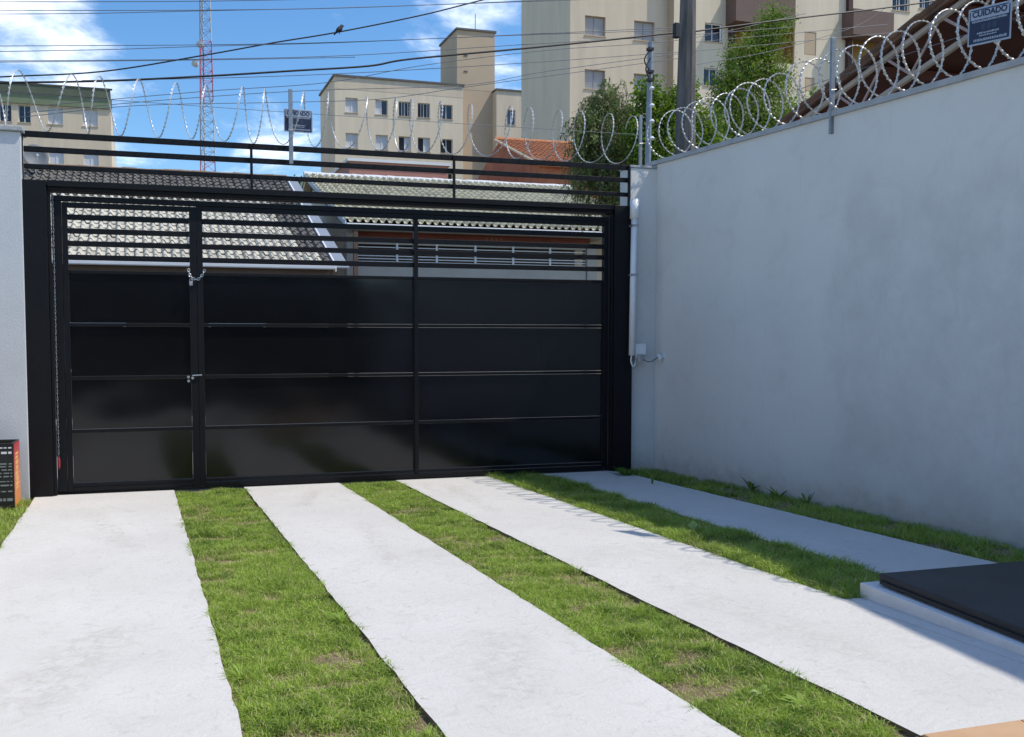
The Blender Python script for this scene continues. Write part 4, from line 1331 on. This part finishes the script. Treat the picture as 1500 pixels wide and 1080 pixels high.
wall_holes(x_d + .002, x_e, -.1, 29.0, Y2, [w_[:4] for w_ in wins2] + [rec, rec1], reveal=.14).build('rear_wall', M_BEIGE_L, bb)
MB().quad((x_c + .002, Y2, -.1), (x_c + .002, Y2, 29), (x_c + .002, Y2 + 8, 29), (x_c + .002, Y2 + 8, -.1)).build('return_wall', M_BEIGE_D, bb)  # darker tan puts the shade of this face into its colour
for w_ in wins2:
    if w_[4] == 'shutb':
        a, b, c, d = w_[:4]
        fr = MB().box(a, b, Y2 + .05, Y2 + .10, c, d).build('window', M_BEIGE_D, bb)
        MB().box(a + .05, b - .05, Y2 + .02, Y2 + .048, c + .05, d - .05).build('shutter', M_BEIGE_D, fr)
    else:
        window(bb, *w_[:4], Y2, w_[4])
for q, (a, b, c, d) in enumerate((rec, rec1)):
    rc = MB().box(a, b, Y2 + .9, Y2 + 1.0, c, d).box(a - .1, a - .001, Y2 + .141, Y2 + 1, c, d).box(b + .001, b + .1, Y2 + .141, Y2 + 1, c, d).box(a, b, Y2 + .141, Y2 + 1, c - .1, c - .001).box(a, b, Y2 + .141, Y2 + 1, d + .001, d + .1).build('balcony_recess', M_OCHRE, bb)
    wx = a + (b - a) * (.06 if q == 0 else .3)
    window(bb, wx, wx + 1.15, c + .95, c + 2.0, Y2 + .78, 'blue', sill=False)
for pxa, pxb, pya, pyb in ((1250, 1310, 12, 50), (1078, 1166, -18, 30)):
    a, b = at(pxa, pyb, Y2 - 1.0), at(pxb, pya, Y2 - 1.0)
    MB().box(a.x, b.x, Y2 - 1.0, Y2 - .003, a.z, at(pxa, pya, Y2 - 1.0).z).build('balcony', M_BROWN, bb)
    c = at(pxa - 5, pyb, Y2 - .2)
    MB().box(c.x - .16, c.x + .16, Y2 - .25, Y2 - .004, 8, 28.9).build('maroon_stripe', M_MAROON, bb)
    w1 = at((pxa + pxb) / 2 - 10, pya, Y2)
    window(bb, w1.x, w1.x + 1.1, w1.z + .25, w1.z + 1.3, Y2 - .12, 'blue', sill=False)
MB().box(x_l - .2, x_c + .1, Y - .2, Y + 7.2, 27.002, 27.3).build('roof', M_ROOFEDGE, bb)

# ------------------------------------------------------------------ lattice mast
lt = thing('lattice_mast', (10.5, 140, 0), 'tall red and white lattice mast beyond the ridge of the cream and dark roof', 'mast')


def mast_leg(k, z):
    w_ = 2.75 - 1.45 * (z / 56)
    ang = math.radians((100, 220, 340)[k])
    return Vector((10.55 + .62 * w_ * math.cos(ang), 140 + .62 * w_ * math.sin(ang), z))


bands = ((0, 29.6, M_TOWER_R), (29.6, 38.4, M_TOWER_W), (38.4, 47.0, M_TOWER_R), (47.0, 58, M_TOWER_W))
for z0_, z1_, mt in bands:
    for k in range(3):
        MB().tube([mast_leg(k, z0_), mast_leg(k, z1_)], .085, 6).build('leg', mt if k != 1 else (M_TOWER_G if mt is M_TOWER_W else mt), lt)
    m = MB()
    z = z0_ + .01
    nb = max(1, round((z1_ - z0_) / 1.5))
    hgt = (z1_ - z0_) / nb
    for s_i in range(nb):
        za_, zb_ = z0_ + s_i * hgt, z0_ + (s_i + 1) * hgt
        for k in range(3):
            p0, p1 = mast_leg(k, za_), mast_leg((k + 1) % 3, zb_)
            q0, q1 = mast_leg((k + 1) % 3, za_), mast_leg(k, zb_)
            m.tube([p0, p1], .033, 4); m.tube([mast_leg(k, zb_), mast_leg((k + 1) % 3, zb_)], .03, 4)
    m.build('bracing', mt if mt is M_TOWER_R else M_TOWER_G, lt)
m = MB()
for k in range(60):
    z = .5 + k * .95
    c = (mast_leg(0, z) + mast_leg(1, z)) / 2
    m.tube([c + Vector((-.18, 0, 0)), c + Vector((.18, 0, 0))], .03, 4)
m.build('ladder', M_TOWER_W, lt)
for px_, py_ in ((293, 66), (286, 94)):
    c = at(px_, py_, 138.5)
    MB().tube([c + Vector((.3, .5, 0)), c + Vector((.1, .1, 0)), c + Vector((-.1, -.3, 0)), c + Vector((-.12, -.33, 0))], [.12, .45, .5, .15], 14).build('microwave_dish', M_TOWER_W, lt)

# ------------------------------------------------------------------ neighbour's carport beyond the high wall
NX = 7.20


def rake(y, dz=0.0):
    return 4.060 + .268 * (8.76 - y) + dz


cp = thing('carport', (9, 4, 0), "neighbour's dark red lean-to roof rising on beige lattice girders behind the high wall", 'carport')
ya_, yb_ = 9.2, -0.8
MB().prism([(NX, ya_, rake(ya_, .02)), (NX, yb_, rake(yb_, .02)), (NX, yb_, rake(yb_, -.01)), (NX, ya_, rake(ya_, -.01))], (6.5, 0, 0)).build('roof_sheet', M_NEIGH_ROOF, cp)
MB().prism([(NX - .05, ya_, rake(ya_, -.03)), (NX - .05, yb_, rake(yb_, -.03)), (NX - .05, yb_, rake(yb_, .025)), (NX - .05, ya_, rake(ya_, .025))], (.045, 0, 0)).build('verge_board', M_NEIGH_EDGE, cp)
for k in range(28):
    y = ya_ - .1 - k * .38
    MB().tube([(NX - .03 + rr.uniform(-.01, .01), y, rake(y, .03)), (NX - .03, y - .40, rake(y - .40, .045))], [.034, .040], 8).build('verge_tile', M_NEIGH_EDGE, cp)
for k in range(9):
    y = 8.85 - k * .98
    MB().box(NX + .12, NX + 6.4, y - .04, y + .04, rake(y, -.10), rake(y, -.025)).build('purlin', M_NEIGH_ROOF, cp)
for gx_ in (NX + .02, NX + 2.6, NX + 5.2):
    gd = MB().tube([(gx_, 9.0, rake(9.0, -.085)), (gx_, 0, rake(0, -.085))], .032, 8).build('girder_top_chord', M_TRUSS, cp)
    MB().tube([(gx_, 8.65, rake(8.65, -.435)), (gx_, 0, rake(0, -.435))], .032, 8).build('girder_bottom_chord', M_TRUSS, cp)
    for k in range(13):
        y = 8.65 - k * .66
        MB().tube([(gx_, y, rake(y, -.42)), (gx_, y - .32, rake(y - .32, -.10))], .014, 5).build('web_rod', M_ROD, gd)
        MB().tube([(gx_, y - .37, rake(y - .37, -.10)), (gx_, y - .68, rake(y - .68, -.42))], .014, 5).build('web_rod', M_ROD, gd)
    for y in (8.5, .6):
        MB().box(gx_ - .05, gx_ + .05, y - .05, y + .05, 0, rake(y, -.45)).build('column', M_TRUSS, cp)
MB().box(NX + 6.3, NX + 6.5, -1, 9.5, 0, 4.1).build('back_wall', M_MAROON, cp)

# ------------------------------------------------------------------ poles and overhead wires
up_ = thing('utility_pole', (9.1 * 11.6 / 14, 11.6, 0), 'thick weathered concrete utility pole behind the wall end', 'pole')
pb, pt = at(1003, 235, 11.6), at(1008, 0, 11.6)
ax_ = (pt - pb) / (pt.z - pb.z)
zz = [0, 2, 4, 6, 8, 9.5]
MB().tube([pb + ax_ * (z - pb.z) for z in zz], [.215 - .0165 * z for z in zz], 10).build('shaft', M_POLE, up_)
q = at(991, 45, 11.4)
MB().box(q.x - .04, q.x + .04, 11.36, 11.44, q.z - .10, q.z + .10).build('bracket', M_CABLE, up_, bevel=.01)
MB().box(7.0, 8.4, 11.32, 11.40, 8.4, 8.52).build('crossarm', M_BROWNWALL, up_)
for x in (7.1, 7.5, 8.1, 8.35):
    MB().tube([(x, 11.36, 8.52), (x, 11.36, 8.6), (x, 11.36, 8.66)], [.03, .05, .02], 8).build('insulator', M_PVC, up_)

sp = thing('service_post', at(951, 235, 10.6) * 1, 'slim galvanised service post with white insulators next to the utility pole', 'pole')
sb, st_ = at(949, 240, 10.6), at(953, 62, 10.6)
MB().tube([Vector((sb.x, 10.6, 0)), sb, st_], [.040, .038, .032], 10).build('shaft', M_POST, sp)
for py_ in (130, 155, 178, 203):
    c = at(957, py_, 10.5)
    MB().tube([c + Vector((-.02, 0, -.02)), c + Vector((-.02, 0, 0)), c + Vector((-.02, 0, .025))], [.018, .036, .015], 10).build('insulator', M_PVC, sp)
for py0, py1, dx in ((72, 105, -9), (85, 118, -7), (104, 120, 5)):
    a, b, c = at(953, py0, 10.52), at(953 + dx, (py0 + py1) / 2, 10.5), at(953, py1, 10.52)
    MB().tube(smooth_path([a, b, c], 6), .009, 5).build('cable_loop', M_CABLE, sp)
for py_ in (72, 105, 117):
    c = at(953, py_, 10.52)
    MB().box(c.x - .038, c.x + .038, 10.50, 10.56, c.z - .016, c.z + .016).build('clamp', M_CABLE, sp)

WG = 'overhead wires crossing above the gate'


def wire(pts, r, label, mt=M_WIRE, group=None, Y=11.6, Ys=None):
    P = [at(x, y, (Ys[i] if Ys else Y)) for i, (x, y) in enumerate(pts)]
    o = MB().tube(smooth_path(P, 8), r, 5).build('overhead_wire', mt, origin=P[0])
    return tag(o, label, 'wire', group)


wire([(-120, 123), (0, 121.5), (150, 119), (300, 112), (430, 104), (540, 97), (600, 87), (760, 72), (880, 60), (992, 48)], .013, 'thick black cable strung to the bracket of the utility pole', M_CABLE, Y=11.5)
wire([(1020, 46), (1150, 29), (1340, 6), (1560, -28)], .012, 'thick cable running from the utility pole over the carport', M_CABLE, Y=11.5)
wire([(-80, 120), (0, 113), (150, 105), (300, 81), (400, 63), (497, 47), (620, 22), (720, -3), (900, -46)], .010, 'dark twisted cable with the bird perched on it', M_CABLE, Y=12.6)
thin = [[(-80, 3), (290, 2), (560, -4), (800, -14)], [(-80, 15), (150, 15.5), (300, 15), (500, 12), (760, 2), (900, -5)], [(-80, 21), (120, 20), (300, 16), (520, 11), (900, -2)],
        [(-80, 68), (290, 66), (500, 62), (755, 52), (1000, 44)], [(-80, 77), (150, 73), (300, 68), (500, 62.5), (760, 51), (1000, 40)],
        [(-80, 90), (290, 87), (520, 81), (760, 66), (1000, 52), (1160, 40)], [(-80, 92), (300, 88), (520, 84)], [(120, 118), (300, 115), (500, 108), (760, 93), (1000, 76)],
        [(60, 155), (300, 134), (480, 121), (620, 96), (800, 74), (1000, 58), (1180, 20)], [(40, 165), (250, 146), (450, 133), (680, 125), (800, 105), (1000, 78)],
        [(30, 172), (200, 155), (420, 150), (560, 145), (680, 128), (860, 104), (1000, 85)], [(1020, 62), (1150, 50), (1300, 36)], [(1020, 75), (1160, 62), (1340, 45)],
        [(1020, 95), (1130, 75), (1250, 40), (1300, 10)]]
for k, pts in enumerate(thin):
    lab, grp = (('thin grey overhead wire high above the coil over the gate', WG) if k < 8 else
                ('thin drooping wire passing low behind the coil over the gate', 'low drooping wires') if k < 11 else
                ('thin wire running from the utility pole past the tall leafy tree', 'wires beyond the utility pole'))
    wire(pts, .0048, lab, M_WIRE, grp, Y=12.0 + .12 * k)

bd = thing('bird', at(497, 47, 12.6), 'small dark bird perched on the twisted cable', 'bird')
c = at(497, 46, 12.6)
# continuous body: tail, trunk, neck, head, beak as one lofted surface
MB().tube([c + Vector((-.075, 0, -.055)), c + Vector((-.045, 0, -.02)), c + Vector((-.015, 0, .012)), c + Vector((.012, 0, .036)), c + Vector((.026, 0, .056)), c + Vector((.036, 0, .074)),
           c + Vector((.052, 0, .076)), c + Vector((.068, 0, .072))], [.008, .014, .034, .036, .026, .024, .014, .002], 10).build('body', M_BIRD, bd, smooth=True)
for s in (-1, 1):
    MB().tube([c + Vector((.015, .018 * s, .04)), c + Vector((-.015, .034 * s, .012)), c + Vector((-.062, .016 * s, -.038))], [.012, .018, .004], 6).build('wing', M_BIRD, bd, smooth=True)
    MB().tube([c + Vector((.0, .012 * s, -.012)), c + Vector((.004, .012 * s, -.04))], .003, 5).build('leg', M_BIRD, bd)

# ------------------------------------------------------------------ trees
def tree(name, base, trunk, lobes, n_leaf, leaf, material, label, seed=1, droop=0.0, tone=(0.05, 0.6), dry=0.06, strands=0):
    """tapered trunk, limbs to every lobe, leaf faces spread through the lobes (and hanging strands)"""
    rng = np.random.default_rng(seed)
    t = thing(name, base, label, 'tree')
    b = Vector(base)
    fork = Vector(trunk)
    MB().tube(smooth_path([b, b.lerp(fork, .5) + Vector((.08, .04, 0)), fork], 5), [.17 - .012 * k for k in range(11)], 8).build('trunk', M_BARK, t)
    m = MB()
    for c, r in lobes:
        c = Vector(c)
        mid = fork.lerp(c, .5) + Vector((rng.uniform(-.1, .1), rng.uniform(-.1, .1), .1))
        m.tube(smooth_path([fork, mid, c], 4), [.07 - .0065 * k for k in range(9)], 6)
        for _ in range(7):
            d = Vector(rng.normal(size=3)); d.normalize()
            e = c + Vector((d.x * r[0], d.y * r[1], d.z * r[2])) * .85
            m.tube([c.lerp(mid, .3), c.lerp(e, .5) + Vector((0, 0, .05)), e], [.022, .014, .005], 5)
    m.build('limbs', M_BARK, t)
    vol = np.array([r[0] * r[1] * r[2] for _, r in lobes]) ** .75
    pick = rng.choice(len(lobes), n_leaf, p=vol / vol.sum())
    cen = np.array([c for c, _ in lobes])[pick]
    rad = np.array([r for _, r in lobes])[pick]
    # leaves sit in small clumps inside each lobe
    ncl = max(30, n_leaf // 110)
    cl_dir = rng.normal(size=(ncl, 3)); cl_dir /= np.linalg.norm(cl_dir, axis=1)[:, None]
    cl_r = .35 + .75 * rng.random(ncl)
    cl_tone = rng.random(ncl)
    ci = rng.integers(0, ncl, n_leaf)
    P = cen + cl_dir[ci] * cl_r[ci][:, None] * rad + rng.normal(size=(n_leaf, 3)) * rad * .17
    if strands:
        si = rng.integers(0, strands, n_leaf)
        sx = cen[:, :2] + (cl_dir[si % ncl][:, :2] * np.sqrt(cl_r[si % ncl])[:, None]) * rad[:, :2]
        hang = rng.random(n_leaf)
        use = rng.random(n_leaf) < droop
        P[use, 0] = sx[use, 0] + rng.normal(size=use.sum()) * .03
        P[use, 1] = sx[use, 1] + rng.normal(size=use.sum()) * .03
        P[use, 2] = cen[use, 2] + rad[use, 2] * (.35 - 1.6 * hang[use])
    d = rng.normal(size=(n_leaf, 3)); d[:, 2] -= .9 * (1 if droop else .2)
    d /= np.linalg.norm(d, axis=1)[:, None]
    s = np.cross(d, rng.normal(size=(n_leaf, 3))); s /= np.linalg.norm(s, axis=1)[:, None]
    L_ = leaf * (.6 + .8 * rng.random(n_leaf))[:, None]
    W_ = L_ * (.20 if droop else .30)
    V = np.stack([P, P + d * L_ * .45 + s * W_, P + d * L_, P + d * L_ * .45 - s * W_], 1)
    Fq = np.arange(n_leaf * 4).reshape(-1, 4)
    tn = np.clip(tone[0] + (tone[1] - tone[0]) * (.55 * rng.random(n_leaf) + .45 * cl_tone[ci]), 0, .7)
    dm = rng.random(n_leaf) < dry
    tn[dm] = .8 + .2 * rng.random(dm.sum())
    np_mesh('crown', V.reshape(-1, 3), Fq, material, t, attr=np.repeat(tn, 4))
    return t


def weeping(name, base, hubs, n_strand, length, leaf, material, label, seed=1, dry=.1, per=46):
    """arching twigs that start at the hubs and hang down, narrow leaves along each of them"""
    rng = np.random.default_rng(seed)
    t = thing(name, base, label, 'tree')
    b = Vector(base)
    top = Vector(hubs[0][0])
    fork = Vector((b.x, b.y, b.z + (top.z - b.z) * .6))
    MB().tube(smooth_path([b, b.lerp(fork, .5) + Vector((.06, .04, 0)), fork], 5), [.16 - .010 * k for k in range(11)], 8).build('trunk', M_BARK, t)
    m = MB()
    for c, r in hubs:
        c = Vector(c)
        m.tube(smooth_path([fork, fork.lerp(c, .55) + Vector((rng.uniform(-.1, .1), rng.uniform(-.1, .1), .08)), c], 4), [.06 - .0055 * k for k in range(9)], 6)
    V, T = [], []
    for k in range(n_strand):
        c, r = hubs[rng.integers(len(hubs))]
        a = rng.uniform(0, 2 * math.pi)
        p0 = Vector(c) + Vector(rng.normal(size=3)) * .22 * r
        out_ = Vector((math.cos(a), math.sin(a), 0)) * r * rng.uniform(.25, 1.0)
        p1 = p0 + out_ * .7 + Vector((0, 0, r * rng.uniform(.0, .35)))
        L_ = length * rng.uniform(.3, 1.0)
        p2 = p1 + out_ * .35 + Vector((0, 0, -L_ * .45))
        p3 = p2 + out_ * .06 + Vector((rng.uniform(-.04, .04), rng.uniform(-.04, .04), -L_ * .55))
        path = smooth_path([p0, p1, p2, p3], 5)
        m.tube(path, [.006 - .0003 * q for q in range(len(path))], 4)
        st = rng.random()
        nn = int(per * (.6 + .7 * rng.random()))
        u = rng.random(nn) ** .8 * (len(path) - 1.001)
        for uu in u:
            i = int(uu)
            p = np.array(path[i].lerp(path[i + 1], uu - i)) + rng.normal(size=3) * .025
            d = rng.normal(size=3) * .6 + np.array([0, 0, -1.0]); d /= np.linalg.norm(d)
            s_ = np.cross(d, rng.normal(size=3)); s_ /= np.linalg.norm(s_)
            l = leaf * rng.uniform(.6, 1.4)
            V += [p, p + d * l * .5 + s_ * l * .16, p + d * l, p + d * l * .5 - s_ * l * .16]
            tn = (.85 + .15 * rng.random()) if rng.random() < dry else min(.7, .05 + .4 * st + .3 * rng.random())
            T += [tn] * 4
    m.build('twigs', M_BARK, t)
    np_mesh('crown', np.array(V), np.arange(len(V)).reshape(-1, 4), material, t, attr=T)
    return t


def lobe(px_, py_, wpx, hpx, Y, depth=None):
    c = at(px_, py_, Y)
    k = Y / (F_PX * math.cos(YAW)) * 1.0
    return (tuple(c), (wpx * k * 1.08, depth or wpx * k * .9, hpx * k))


Y = 17.0
tb = at(890, 300, Y)
weeping('weeping_tree', (tb.x, Y, -.05), [(tuple(at(px_, py_, Y + dy)), r) for px_, py_, dy, r in ((885, 150, 0, .50), (868, 185, -.2, .42), (910, 175, .2, .5), (862, 225, 0, .42), (905, 225, -.3, .55), (880, 262, .2, .55), (930, 205, .1, .42), (925, 255, -.1, .45))],
        620, 1.15, .075, M_LEAF_A, 'grey green weeping tree hanging over the gate corner', seed=5, dry=.16)
Y = 16.0
tb = at(975, 240, Y)
tree('leafy_tree', (tb.x, Y, -.05), (tb.x, Y, 4.2), [lobe(950, 142, 24, 28, Y), lobe(978, 180, 36, 42, Y), lobe(938, 200, 28, 42, Y), lobe(1000, 165, 30, 44, Y), lobe(970, 232, 46, 40, Y), lobe(1030, 205, 34, 40, Y)],
     15000, .07, M_LEAF_B, 'bright bushy tree just behind the slim service post', seed=8, dry=.05)
Y = 18.5
tb = at(1110, 240, Y)
tree('leafy_tree', (tb.x, Y, -.05), (tb.x, Y, 5.0), [lobe(1135, 30, 30, 28, Y), lobe(1118, 60, 28, 25, Y), lobe(1090, 80, 32, 32, Y), lobe(1125, 110, 38, 40, Y), lobe(1065, 150, 30, 42, Y), lobe(1110, 175, 60, 50, Y), lobe(1160, 185, 36, 55, Y), lobe(1045, 195, 42, 45, Y), lobe(1075, 120, 34, 30, Y)],
     38000, .068, M_LEAF_B, 'tall leafy tree with a bright top between the pole and the wall post', seed=13, droop=.42, strands=160, dry=.2)
Y = 34.0
tb = at(433, 272, Y)
tree('leafy_tree', (tb.x, Y, -.05), (tb.x, Y, 5.2), [lobe(432, 285, 14, 20, Y), lobe(440, 280, 12, 14, Y)], 900, .18, M_LEAF_B, 'small green treetop showing between the two tiled roofs', seed=15)
Y = 15.2
tb = at(1195, 200, Y)
tree('flowering_shrub', (tb.x, Y, -.05), (tb.x, Y, 3.6), [lobe(1200, 150, 14, 18, Y), lobe(1215, 175, 25, 20, Y)], 900, .10, M_LEAF_B, 'small shrub top between the tall tree and the carport', seed=16, dry=.3)
